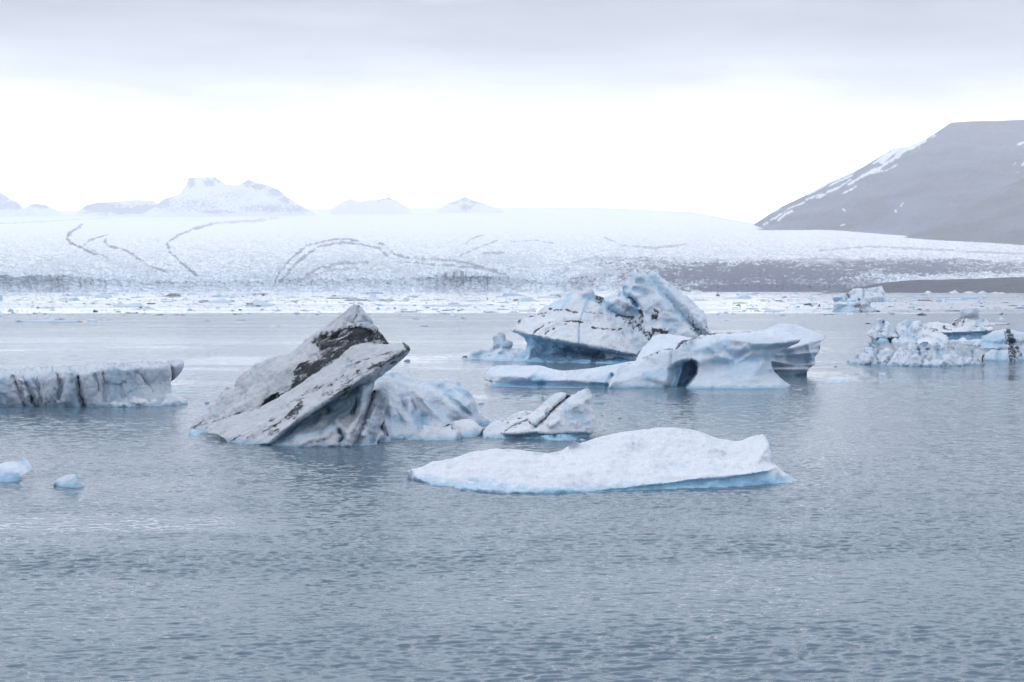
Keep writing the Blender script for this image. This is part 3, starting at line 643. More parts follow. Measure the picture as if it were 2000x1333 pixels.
relief('front_slab', A((160, 850, 76.5), (200, 808, 76.8), (250, 785, 77), (330, 757, 77), (400, 738, 77), (500, 700, 77), (600, 652, 76.8), (700, 592, 76.8), (800, 520, 76.8), (900, 458, 77), (980, 405, 77), (1010, 368, 77), (1060, 332, 77), (1120, 318, 77), (1200, 322, 77), (1280, 324, 77), (1335, 314, 77), (1372, 314, 77), (1398, 332, 76.6), (1409, 355, 76), (1390, 387, 75.6), (1350, 424, 75.5), (1300, 467, 75.5), (1240, 512, 75.5), (1182, 553, 75.6), (1170, 640, 75.4), (1150, 760, 74.6), (1140, 900, 73.6))
       + A(*W((1060, 941), (850, 948), (740, 948), (600, 938), (420, 930), (300, 920))) + A((286, 905, 73.8), (240, 880, 75), (175, 868, 76)),
       lines=[A((545, 925, 71.9), (620, 862, 71.9), (720, 786, 72.1), (880, 686, 72.4), (1050, 576, 72.9), (1160, 503, 73.4), (1180, 490, 73.8), (1250, 438, 74.1), (1330, 383, 74.7), (1398, 345, 75.2)),
              A((560, 934, 72.3), (640, 872, 73.4), (730, 800, 74.4), (890, 699, 75.2), (1060, 592, 75.4), (1170, 517, 75.0), (1190, 503, 75.0), (1255, 455, 75.2), (1335, 400, 75.4), (1400, 360, 75.6)),
              A((700, 935, 71.6), (850, 935, 71.3), (1000, 935, 71.3)), A((720, 880, 72.2), (860, 850, 72.6), (1000, 860, 72.2), (1080, 850, 72.2))],
       inner=A((800, 800, 74.2), (950, 740, 74.6), (1050, 700, 74.6), (1100, 640, 74.4), (1120, 720, 73.8), (1090, 780, 73.4), (700, 690, 73.6), (900, 560, 74.2), (1100, 430, 75), (450, 800, 74.8), (350, 870, 74)),
       grooves=[(A((1085, 660), (1078, 710), (1062, 745)), 4, .9), (A((880, 705), (900, 725)), 7, .6), (A((985, 860), (1000, 890), (985, 915)), 7, .9), (A((900, 810), (880, 830)), 7, .35), (A((870, 880), (880, 905)), 6, .35), (A((740, 930), (800, 905), (900, 890)), 5, -.3),
                (A((1120, 600), (1130, 660), (1110, 740), (1060, 820), (1040, 870), (1035, 930)), 6, -.65), (A((960, 790), (1010, 850), (1030, 900)), 5, -.4), (A((960, 830), (910, 860), (850, 900)), 5, -.3),
                (A((560, 870), (600, 830), (700, 760)), 7, .3), (A((1090, 470), (1160, 495), (1130, 520)), 5, -.2), (A((1000, 500), (1080, 470), (1150, 490)), 4, .22), (A((600, 760), (720, 700), (850, 610), (1000, 540)), 9, .22), (A((300, 850), (420, 790), (560, 730)), 9, .2), (A((1035, 420), (1030, 470)), 3, .2), (A((420, 880), (520, 830), (600, 790)), 7, -.2)],
       paint=[('blue', 'poly', A((560, 932), (640, 862), (730, 795), (890, 692), (1060, 585), (1165, 508), (1190, 560), (1160, 620), (1120, 700), (1050, 760), (960, 780), (860, 800), (760, 850), (640, 930)), 8, .42), ('blue', 'poly', A((880, 705), (1060, 590), (1095, 620), (1080, 680), (1000, 730), (920, 740)), 9, .60), ('blue', 'line', A((890, 708), (910, 730)), 6, .8),
              ('blue', 'line', A((600, 895), (700, 825), (850, 725), (1000, 635)), 7, .72), ('blue', 'line', A((985, 860), (1000, 890), (985, 915)), 7, .75), ('blue', 'line', A((1190, 545), (1400, 375)), 7, .45), ('blue', 'line', A((720, 900), (800, 870), (940, 830)), 10, .4), ('dirt', 'line', A((1085, 665), (1078, 705), (1065, 735)), 3, .85), ('dirt', 'line', A((1210, 500), (1390, 382)), 1.6, .55), ('dirt', 'line', A((1220, 512), (1330, 430)), 1.2, .6),
              ('dirt', 'line', A((1370, 320), (1400, 345)), 7, 1.0), ('dirt', 'line', A((1395, 358), (1300, 405), (1200, 455), (1160, 475)), 7, .52), ('dirt', 'line', A((1180, 450), (1230, 455)), 5, .8), ('dirt', 'line', A((1040, 430), (1160, 410)), 4, .55), ('dirt', 'line', A((900, 620), (960, 640), (1040, 560)), 11, .6), ('dirt', 'line', A((930, 570), (1000, 540), (1150, 495)), 9, .42), ('dirt', 'line', A((670, 770), (720, 730), (740, 690)), 11, .72), ('dirt', 'line', A((700, 680), (800, 610), (900, 570)), 9, .42),
              ('dirt', 'line', A((530, 850), (560, 800), (620, 790)), 12, .45), ('dirt', 'line', A((560, 870), (600, 860), (590, 830)), 8, .55), ('dirt', 'line', A((1200, 400), (1340, 375)), 6, .4), ('dirt', 'line', A((200, 810), (330, 760), (500, 702)), 3, .4), ('dirt', 'line', A((300, 905), (420, 880), (500, 900)), 8, .22), ('dirt', 'line', A((1020, 470), (1100, 440)), 7, .4)],
       thick=2.2, step=1.8, Y0=74, noise=((.13, .7, 4), (.07, 2.8, 3)), ridge=((.07, 1.3, 3),), smooth=1, facet=((.05, .6), (.035, 1.6)), mat=ICE_GREY, parent=b, seed=2.0, backprof=.6)
relief('fluted_foot', A((1196, 597, 75), (1215, 600, 74.6), (1250, 605, 74.6), (1262, 640, 74.6), (1275, 680, 74.6), (1266, 705, 74.6), (1252, 730, 74.8), (1250, 770, 74.6), (1265, 830, 74.4), (1288, 880, 74.2), (1290, 900, 74))
       + A(*W((1286, 915), (1210, 930), (1165, 938), (1062, 942))) + A((1045, 900, 72.5), (1060, 850, 72.8), (1090, 810, 73.2), (1135, 750, 73.8), (1130, 720, 74.4), (1150, 680, 74.8), (1175, 620, 75)),
       grooves=[(A((1200, 600), (1165, 670), (1140, 740), (1120, 800), (1085, 850), (1068, 900)), 5, 1.1), (A((1240, 640), (1180, 740), (1150, 820), (1120, 870)), 7, -.6), (A((1230, 835), (1190, 850), (1175, 900)), 7, .7), (A((1250, 780), (1235, 830), (1262, 870), (1230, 915)), 5, .7), (A((1262, 640), (1230, 760)), 5, -.4), (A((1130, 880), (1110, 935)), 7, -.3), (A((1205, 780), (1180, 850)), 5, -.4)],
       paint=[('dirt', 'line', A((1190, 610), (1150, 700), (1135, 750)), 4, .5), ('dirt', 'line', A((1252, 785), (1240, 840)), 3, .95), ('dirt', 'line', A((1235, 905), (1210, 925)), 5, .9), ('dirt', 'line', A((1270, 870), (1285, 905)), 4, .5), ('dirt', 'line', A((1250, 610), (1262, 680)), 3, .3), ('blue', 'line', A((1180, 870), (1180, 910)), 7, .45), ('blue', 'line', A((1110, 830), (1085, 880)), 6, .7), ('blue', 'line', A((1160, 760), (1120, 840)), 8, .25)],
       thick=1.6, step=1.8, Y0=73.6, noise=((.12, .9, 3), (.04, 3.5, 3)), smooth=2, facet=((.10, 1.0),), mat=ICE_OLD, parent=b, seed=3.0)
relief('waterline_ledge', A((55, 850, 78.2), (80, 842, 78.2), (150, 852, 78.2), (170, 866, 78.1), (168, 885, 77.9), (240, 890, 77.3), (290, 915, 77)) + A(*W((280, 925), (180, 925), (60, 912), (55, 905), (110, 885), (55, 866))),
       paint=[('blue', 'poly', A((50, 845), (160, 850), (170, 885), (60, 870)), 3, .45)], thick=.8, step=1.6, Y0=77.5, noise=((.04, 1.5, 3),), mat=ICE_BLUE, parent=b, seed=4.0, skirt=3)

# --- the pale blue rounded iceberg behind it
b = empty('iceberg', 830, 855, 'rounded pale blue iceberg with melt hollows behind the tilted grey iceberg', 'iceberg')
E = zone(720, 710, 2000 / 480.)
relief('melted_crest', E((-60, 170, 84), (0, 160, 83), (40, 140, 83), (70, 110, 83), (120, 75, 83), (180, 62, 83), (240, 60, 83), (310, 62, 83), (345, 75, 83), (345, 115, 82.5), (380, 145, 82.5), (420, 165, 82.5), (470, 163, 82.3), (520, 160, 82.3), (580, 135, 82.3), (640, 126, 82.3), (700, 130, 82.2), (730, 150, 82), (770, 190, 81.8), (820, 235, 81.6), (855, 285, 82.4), (880, 330, 82.8), (888, 370, 83), (905, 415, 83), (950, 440, 83.6), (1010, 465, 84), (1040, 478, 84.2))
       + E(*W((1000, 500), (900, 510), (860, 540), (700, 560), (560, 600), (200, 615), (-60, 615))),
       inner=E((150, 250, 79), (300, 200, 80.5), (250, 270, 79.3), (200, 340, 78), (500, 200, 80.5), (600, 250, 80.2), (420, 250, 79), (480, 310, 78.5), (600, 330, 79.4), (700, 380, 79), (750, 280, 80), (800, 350, 79.6), (860, 430, 81.4), (940, 480, 83), (600, 450, 78), (500, 480, 77.8), (350, 300, 78.6), (420, 440, 78.2), (300, 430, 77.2), (180, 430, 76.6), (380, 500, 76.8)),
       grooves=[(E((350, 320), (370, 380), (360, 440), (420, 490)), 6, 0.34), (E((440, 440), (430, 480), (400, 500)), 9, 0.34), (E((600, 200), (620, 240), (680, 255)), 8, 0.37), (E((740, 190), (750, 230), (790, 250)), 7, 0.34), (E((480, 290), (560, 380), (640, 450), (700, 470)), 7, 0.34), (E((620, 270), (720, 340), (800, 400)), 5, 0.37),
                (E((250, 272), (330, 260), (400, 235)), 5, 0.25), (E((380, 240), (460, 310), (560, 420), (640, 480)), 7, -0.31), (E((430, 200), (520, 230), (640, 320), (760, 420), (880, 490)), 8, -0.31), (E((320, 310), (350, 400), (420, 510)), 5, -0.25), (E((650, 260), (740, 300), (830, 410)), 5, -0.25), (E((260, 310), (280, 360)), 6, 0.31), (E((130, 420), (180, 460), (240, 440)), 8, 0.31), (E((190, 90), (200, 105)), 3, 0.19), (E((150, 340), (240, 370), (310, 470)), 6, -0.25), (E((320, 330), (250, 420)), 5, 0.22)],
       paint=[('blue', 'line', E((370, 400), (380, 470), (430, 500)), 11, .50), ('blue', 'line', E((440, 440), (460, 500)), 11, .56), ('blue', 'line', E((610, 200), (630, 240), (690, 255)), 11, .45), ('blue', 'line', E((730, 180), (750, 230), (800, 260)), 9, .42), ('blue', 'line', E((500, 330), (600, 430)), 8, .34), ('blue', 'line', E((280, 300), (290, 350)), 7, .34), ('blue', 'line', E((130, 420), (180, 470), (260, 440)), 12, .38), ('blue', 'line', E((760, 330), (850, 400)), 9, .34), ('blue', 'line', E((880, 330), (890, 380)), 4, .4), ('blue', 'line', E((870, 480), (960, 500)), 7, .5), ('blue', 'line', E((190, 90), (200, 110)), 4, .5), ('blue', 'line', E((250, 270), (330, 262)), 4, .5), ('blue', 'line', E((430, 150), (560, 200)), 12, .2)],
       thick=4, step=2.0, Y0=79, noise=((.14, .8, 3), (.03, 4, 3)), smooth=6, facet=((.10, .7),), mat=ICE_BLUE, parent=b, seed=5.0, backprof=.6)
relief('low_mound', E((150, 590, 76), (175, 560, 76.4), (230, 545, 76.6), (280, 522, 76.8), (330, 525, 76.8), (400, 540, 76.6), (450, 502, 76.6), (510, 515, 76.6), (560, 520, 76.4), (620, 520, 76), (690, 540, 75.8), (730, 548, 75.6), (762, 560, 75.4), (766, 590, 75.2)) + E(*W((755, 612), (680, 625), (600, 627), (450, 628), (320, 625), (285, 612), (170, 608))),
       inner=E((400, 580, 75.2), (330, 570, 76), (290, 600, 75.4), (550, 560, 75.3), (650, 570, 75.1)),
       grooves=[(E((390, 545), (330, 580), (290, 600)), 4, .3), (E((725, 550), (735, 610)), 4, .25)],
       paint=[('dirt', 'line', E((150, 575), (180, 560)), 4, .7), ('dirt', 'line', E((200, 540), (160, 580)), 3, .5), ('blue', 'line', E((290, 620), (700, 628)), 3, .4)], thick=1.8, step=1.8, Y0=75.6, noise=((.09, 1.2, 3), (.03, 5, 3)), smooth=2, mat=ICE_WHITE, parent=b, seed=6.0)
relief('low_mound', E((590, 530, 77), (620, 505, 77.4), (660, 490, 77.6), (700, 470, 77.8), (760, 455, 77.8), (830, 452, 77.6), (870, 475, 77.4), (900, 505, 77.2), (940, 530, 77)) + E(*W((950, 548), (900, 590), (850, 600), (765, 605), (640, 610))),
       inner=E((760, 510, 76.6), (700, 500, 77), (850, 530, 76.6)),
       grooves=[(E((640, 500), (680, 500), (690, 545)), 4, .3)],
       paint=[('dirt', 'line', E((605, 528), (650, 500), (690, 495)), 4, 1.0), ('dirt', 'line', E((675, 500), (682, 545)), 3.5, .95), ('blue', 'poly', E((760, 560), (900, 545), (945, 552), (890, 605), (750, 610)), 6, .45)], thick=2, step=1.8, Y0=77, noise=((.09, 1.2, 3), (.03, 5, 3)), smooth=2, mat=ICE_WHITE, parent=b, seed=7.0)

# --- small iceberg split by a black dirt seam
b = empty('iceberg', 1060, 860, 'small white iceberg split by a slanting black dirt seam', 'iceberg')
relief('ice_body', E((925, 590, 76.5), (935, 555, 76.8), (960, 520, 77), (1000, 485, 77.4), (1060, 462, 77.8), (1110, 465, 78), (1160, 430, 78.4), (1230, 390, 78.6), (1290, 378, 78.4), (1340, 392, 78), (1400, 340, 77.8), (1460, 290, 77.8), (1520, 245, 77.8), (1570, 232, 77.8), (1620, 243, 77.8), (1640, 255, 77.8), (1660, 262, 77.6), (1710, 230, 77.6), (1760, 208, 77.6), (1785, 203, 77.6), (1805, 225, 77.6), (1815, 265, 77.6), (1822, 295, 77.6), (1802, 320, 77.6), (1815, 370, 77.4), (1850, 430, 77.2), (1900, 490, 77), (1952, 545, 76.8), (1900, 555, 76.6), (1840, 565, 76.5), (1800, 580, 76.4), (1782, 605, 76.4))
       + E(*W((1778, 628), (1600, 628), (1460, 625), (1300, 616), (1100, 614), (930, 610))),
       lines=[E((1100, 572, 75.2), (1220, 575, 75), (1340, 562, 75), (1460, 570, 75.2), (1600, 562, 75.3), (1780, 562, 76)), E((1100, 580, 75.6), (1220, 583, 75.8), (1340, 571, 75.8), (1460, 579, 75.7), (1600, 570, 75.8), (1780, 572, 76.3))],
       inner=E((1500, 430, 75.8), (1620, 350, 76.2), (1600, 480, 75.5), (1750, 480, 75.9), (1200, 480, 76.4), (1300, 520, 75.4), (1050, 560, 76), (1380, 450, 76.4), (1500, 340, 77), (1740, 330, 76.6)),
       grooves=[(E((1640, 258), (1540, 340), (1440, 450), (1350, 520)), 3.5, .8), (E((1290, 470), (1360, 518)), 3, .4), (E((1290, 470), (1180, 510), (1110, 550)), 3, .4), (E((1600, 340), (1620, 440), (1660, 520)), 8, .3), (E((1700, 420), (1740, 440), (1740, 500)), 12, .35), (E((1760, 260), (1800, 310)), 6, -.3), (E((1480, 500), (1540, 470)), 5, -.3)],
       paint=[('dirt', 'line', E((1645, 255), (1560, 325), (1480, 395)), 3.0, 1.0), ('dirt', 'line', E((1480, 395), (1435, 455), (1380, 500)), 2.6, 1.0), ('dirt', 'line', E((1360, 520), (1325, 500), (1290, 466)), 2.2, .95), ('dirt', 'line', E((1290, 468), (1240, 490), (1170, 515), (1100, 560)), 2.4, .9), ('dirt', 'line', E((1130, 485), (1140, 495)), 2.4, .9), ('dirt', 'line', E((1210, 450), (1270, 430), (1320, 400)), 5, .38), ('dirt', 'line', E((1440, 400), (1500, 350)), 7, .4), ('dirt', 'line', E((1500, 400), (1560, 360)), 7, .35), ('dirt', 'line', E((1140, 530), (1200, 520)), 3, .5), ('dirt', 'line', E((1300, 410), (1250, 440)), 6, .3),
              ('blue', 'poly', E((1100, 576), (1220, 580), (1340, 567), (1460, 575), (1600, 567), (1800, 566), (1780, 640), (1090, 640)), 3, .52), ('blue', 'line', E((1610, 350), (1640, 440), (1740, 470)), 10, .3), ('blue', 'line', E((1720, 430), (1760, 480)), 14, .3)],
       thick=3, step=1.7, Y0=76.4, noise=((.12, 1.0, 3), (.035, 4.5, 3)), ridge=((.05, 2.2, 3),), smooth=1, facet=((.09, .9),), mat=ICE_WHITE, parent=b, seed=8.0)

# --- low white floe in the foreground
Cz = zone(760, 740, 2000 / 840.)
def suncups(P, px, py):
    q = P * np.array([1, 1, 1.6])
    return -.16 * np.abs(fbm(q, 1.3, 2, seed=3)) + .14 * fbm(q, .5, 3, seed=6) + .03 * perlin(q * 4.5)
b = empty('iceberg', 1150, 962, 'low broad white iceberg with a dimpled snowy top, nearest in the middle of the lake', 'iceberg')
relief('snowy_top', Cz((78, 432, 59.6), (110, 420, 60), (160, 408, 60.5), (200, 385, 60.8), (300, 365, 61), (350, 350, 61), (420, 333, 61.2), (500, 325, 61.4), (560, 325, 61.6), (640, 333, 62), (740, 345, 62.5), (800, 330, 63), (830, 312, 63), (865, 295, 63), (890, 298, 63.4), (960, 278, 63.5), (1060, 252, 64), (1150, 238, 64), (1240, 228, 64), (1330, 226, 64), (1400, 230, 64), (1460, 248, 63.6), (1530, 275, 63.4), (1600, 290, 63.2), (1640, 285, 63), (1690, 268, 62.6), (1735, 258, 62), (1748, 262, 61.6), (1765, 300, 60.6), (1778, 345, 60.2), (1790, 392, 60), (1830, 430, 59.6), (1880, 462, 59.2), (1918, 480, 58.9))
       + Cz(*W((1905, 486), (1800, 490), (1640, 500), (1480, 509), (1300, 517), (1100, 524), (900, 531), (600, 535), (450, 528), (300, 511), (200, 494), (150, 482), (100, 462))),
       lines=[Cz((620, 528, 55.12), (900, 520, 55.4), (1100, 506, 55.85), (1290, 488, 56.5), (1400, 470, 56.8), (1560, 458, 57.1), (1700, 440, 57.4), (1762, 428, 57.9), (1800, 412, 58.9)), Cz((620, 531, 55.2), (900, 524, 55.55), (1100, 510, 56.1), (1290, 493, 56.9), (1400, 476, 57.25), (1560, 464, 57.55), (1700, 447, 57.95), (1765, 436, 58.4), (1810, 424, 59.0)),
              Cz((130, 462, 58.7), (200, 476, 57.9), (300, 492, 56.7), (450, 512, 55.55), (600, 523, 55.15))],
       inner=Cz((600, 430, 57.4), (300, 420, 59), (1000, 400, 58.4), (1300, 390, 59.2), (1500, 400, 58.8), (1250, 300, 61.6), (800, 440, 57), (1000, 460, 56.8), (1650, 370, 60), (1700, 400, 58.8), (500, 360, 60), (450, 480, 57), (1780, 440, 58.3), (1850, 470, 58.6)),
       grooves=[(Cz((640, 400), (650, 440), (680, 470)), 9, .5), (Cz((290, 410), (280, 460), (280, 500)), 8, .3), (Cz((1260, 420), (1380, 410)), 9, .35), (Cz((1530, 340), (1560, 360)), 8, .4), (Cz((1580, 420), (1640, 425)), 8, .35), (Cz((1420, 340), (1500, 360), (1600, 350)), 14, .3), (Cz((760, 380), (900, 360), (1100, 360), (1200, 330)), 18, .35), (Cz((560, 460), (540, 500)), 10, .3), (Cz((1530, 390), (1540, 430)), 8, .3), (Cz((1150, 330), (1180, 350)), 12, .4), (Cz((700, 350), (820, 340), (900, 310)), 10, .5)],
       paint=[('blue', 'poly', Cz((620, 527), (900, 519), (1100, 505), (1290, 486), (1400, 468), (1560, 456), (1700, 439), (1780, 430), (1860, 470), (1905, 500), (1200, 540), (600, 545)), 2.5, .60), ('blue', 'poly', Cz((1290, 488), (1400, 470), (1560, 458), (1640, 450), (1640, 500), (1480, 515), (1290, 520)), 4, .66), ('blue', 'line', Cz((130, 475), (300, 505), (450, 522)), 3, .45), ('blue', 'line', Cz((1752, 275), (1775, 350), (1785, 395)), 4, .28), ('blue', 'line', Cz((1270, 425), (1380, 412)), 7, .16), ('blue', 'line', Cz((1780, 440), (1860, 470)), 8, -.5)],
       thick=2.5, step=1.9, Y0=58, noise=((.10, .5, 3),), extra=suncups, smooth=3, mat=ICE_SNOW, parent=b, seed=9.0, skirt=5)

# --- flat topped iceberg at the left edge
G = zone(0, 660, 1750 / 420.)
b = empty('iceberg', 120, 795, 'long flat topped iceberg with streaked grey cliffs, cut by the left edge', 'iceberg')
relief('ice_cliff', G((-420, 300, 112), (0, 262, 110), (300, 240, 109), (600, 228, 108), (900, 210, 107), (1200, 200, 106), (1350, 197, 104.5), (1385, 202, 103), (1390, 240, 99), (1392, 330, 98.5), (1392, 405, 98), (1396, 440, 97.6), (1400, 500, 97.4))
       + G(*W((1380, 545), (1280, 555), (1100, 562), (890, 565), (600, 562), (300, 560), (0, 560), (-420, 560))),
       lines=[G((-420, 330, 96), (0, 322, 95.8), (80, 308, 95.7), (150, 305, 96), (210, 325, 96.2), (280, 318, 95.8), (380, 300, 95.8), (450, 292, 96.2), (520, 280, 95.6), (580, 272, 95.5), (640, 285, 96), (720, 285, 96), (850, 256, 95.8), (1000, 248, 96.2), (1150, 240, 97), (1290, 232, 98), (1360, 226, 98.4), (1388, 222, 98.8)),
              G((-420, 350, 95.7), (0, 345, 95.5), (300, 345, 95.5), (600, 310, 95.3), (850, 280, 95.6), (1150, 262, 96.8), (1370, 250, 98.2))],
       inner=G((0, 480, 95.3), (300, 480, 95.3), (600, 450, 95.2), (860, 420, 95.4), (1100, 400, 96.6), (1300, 380, 97.8)),
       grooves=[(G((110, 330), (160, 440), (200, 560)), 4, 0.48), (G((190, 330), (240, 430), (290, 560)), 5, 0.54), (G((270, 340), (310, 400), (330, 480), (315, 560)), 4, 0.36), (G((470, 310), (490, 360), (502, 410), (480, 490)), 4.5, 0.66), (G((625, 300), (640, 380), (650, 470), (680, 550)), 5, 0.72), (G((770, 300), (795, 380), (800, 430)), 4, 0.30), (G((850, 300), (860, 520)), 5, 0.30), (G((1120, 280), (1180, 360), (1240, 440)), 4, 0.21),
                (G((570, 300), (560, 400), (540, 500)), 10, -0.36), (G((60, 340), (60, 540)), 10, -0.30), (G((730, 310), (740, 500)), 8, -0.24), (G((400, 330), (420, 480)), 8, -0.24), (G((975, 260), (1000, 480)), 5, 0.18), (G((900, 280), (910, 500)), 5, -0.18)],
       paint=[('dirt', 'line', G((110, 325), (180, 400), (240, 470), (290, 560)), 10, 0.34), ('dirt', 'line', G((190, 325), (230, 420), (290, 555)), 4, 0.54), ('dirt', 'line', G((135, 330), (160, 440), (210, 555)), 3, 0.41), ('dirt', 'line', G((300, 320), (340, 400), (320, 550)), 11, 0.30), ('dirt', 'line', G((380, 440), (378, 550)), 3, 0.49), ('dirt', 'line', G((300, 470), (400, 468)), 2, 0.41), ('dirt', 'line', G((450, 300), (490, 360), (505, 410), (480, 500)), 3, 0.57), ('dirt', 'line', G((630, 300), (645, 380), (655, 470), (680, 550)), 3.2, 0.66), ('dirt', 'line', G((450, 295), (485, 285)), 3, 0.49), ('dirt', 'line', G((580, 272), (640, 290), (640, 340)), 4, 0.41), ('dirt', 'line', G((660, 300), (700, 340)), 3, 0.41), ('dirt', 'line', G((745, 275), (850, 258), (960, 238), (1060, 225), (1130, 240)), 3, 0.51), ('dirt', 'line', G((890, 228), (1060, 222)), 2.2, 0.41), ('dirt', 'line', G((1280, 215), (1380, 218)), 3, 0.49), ('dirt', 'line', G((145, 296), (200, 298)), 2, 0.41), ('dirt', 'line', G((780, 290), (795, 400)), 2.4, 0.41),
              ('dirt', 'line', G((1130, 280), (1180, 350)), 3, 0.41), ('dirt', 'line', G((1180, 360), (1240, 440)), 2.4, 0.37), ('dirt', 'line', G((0, 480), (120, 540)), 8, 0.25), ('dirt', 'line', G((880, 260), (960, 300), (1200, 270), (1360, 240)), 10, 0.23), ('dirt', 'line', G((480, 320), (440, 500)), 10, 0.25), ('blue', 'line', G((0, 550), (860, 556)), 4, .35), ('blue', 'line', G((590, 300), (600, 540)), 16, .28), ('blue', 'line', G((920, 300), (950, 520)), 20, .38), ('blue', 'line', G((30, 340), (30, 540)), 14, .35), ('blue', 'line', G((1050, 300), (1080, 460)), 20, .3), ('blue', 'line', G((250, 340), (290, 440)), 8, .35)],
       thick=3, step=2.0, Y0=96, noise=((.16, .7, 3), (.05, 3.5, 3)), flute=(.12, 1.2, .35), smooth=2, facet=((.10, .7), (.05, 1.6)), mat=ICE_OLD, parent=b, seed=10.0)
relief('rear_horn', G((1340, 240, 104), (1345, 200, 104), (1365, 186, 104), (1420, 182, 104), (1465, 176, 103.8), (1488, 182, 103.4), (1498, 205, 103), (1495, 240, 102.8), (1478, 275, 102.6), (1445, 315, 102.5), (1412, 345, 102.5), (1393, 358, 102.5), (1350, 400, 102.5)), inner=G((1420, 240, 102.5), (1450, 220, 102.6)),
       paint=[('blue', 'line', G((1430, 320), (1490, 250)), 9, .3), ('dirt', 'line', G((1450, 180), (1480, 176)), 3, .6)], thick=2, step=1.8, Y0=103, noise=((.1, 1, 3),), flute=(.08, 2, -.8), smooth=2, mat=ICE_OLD, parent=b, seed=11.0)
relief('snow_ledge', G((885, 550, 95), (900, 525, 95.2), (920, 508, 95.4), (960, 525, 95.4), (1000, 512, 95.6), (1040, 520, 95.6), (1090, 480, 96.2), (1130, 465, 96.6), (1178, 443, 97), (1200, 462, 97.2), (1250, 460, 97.4), (1320, 440, 97.8), (1385, 418, 98.4), (1402, 420, 98.8), (1440, 455, 98.6), (1490, 488, 98.2), (1524, 508, 98))
       + G(*W((1524, 538), (1470, 545), (1400, 549), (1290, 555), (1100, 563), (890, 566))),
       inner=G((1100, 530, 95.2), (1250, 510, 96), (1400, 490, 97), (1000, 545, 94.9)),
       grooves=[(G((1180, 450), (1210, 510)), 4, .3), (G((1040, 520), (1080, 540)), 5, .25)],
       paint=[('dirt', 'line', G((1180, 445), (1190, 480), (1215, 515)), 3, .8), ('dirt', 'line', G((885, 545), (920, 515)), 2.5, .5), ('dirt', 'line', G((1100, 480), (1140, 500)), 4, .4)], thick=2.5, step=1.8, Y0=96, noise=((.16, 1.1, 3), (.04, 4, 3)), ridge=((.08, 1.6, 3),), smooth=2, facet=((.12, 1.1),), mat=ICE_WHITE, parent=b, seed=12.0)

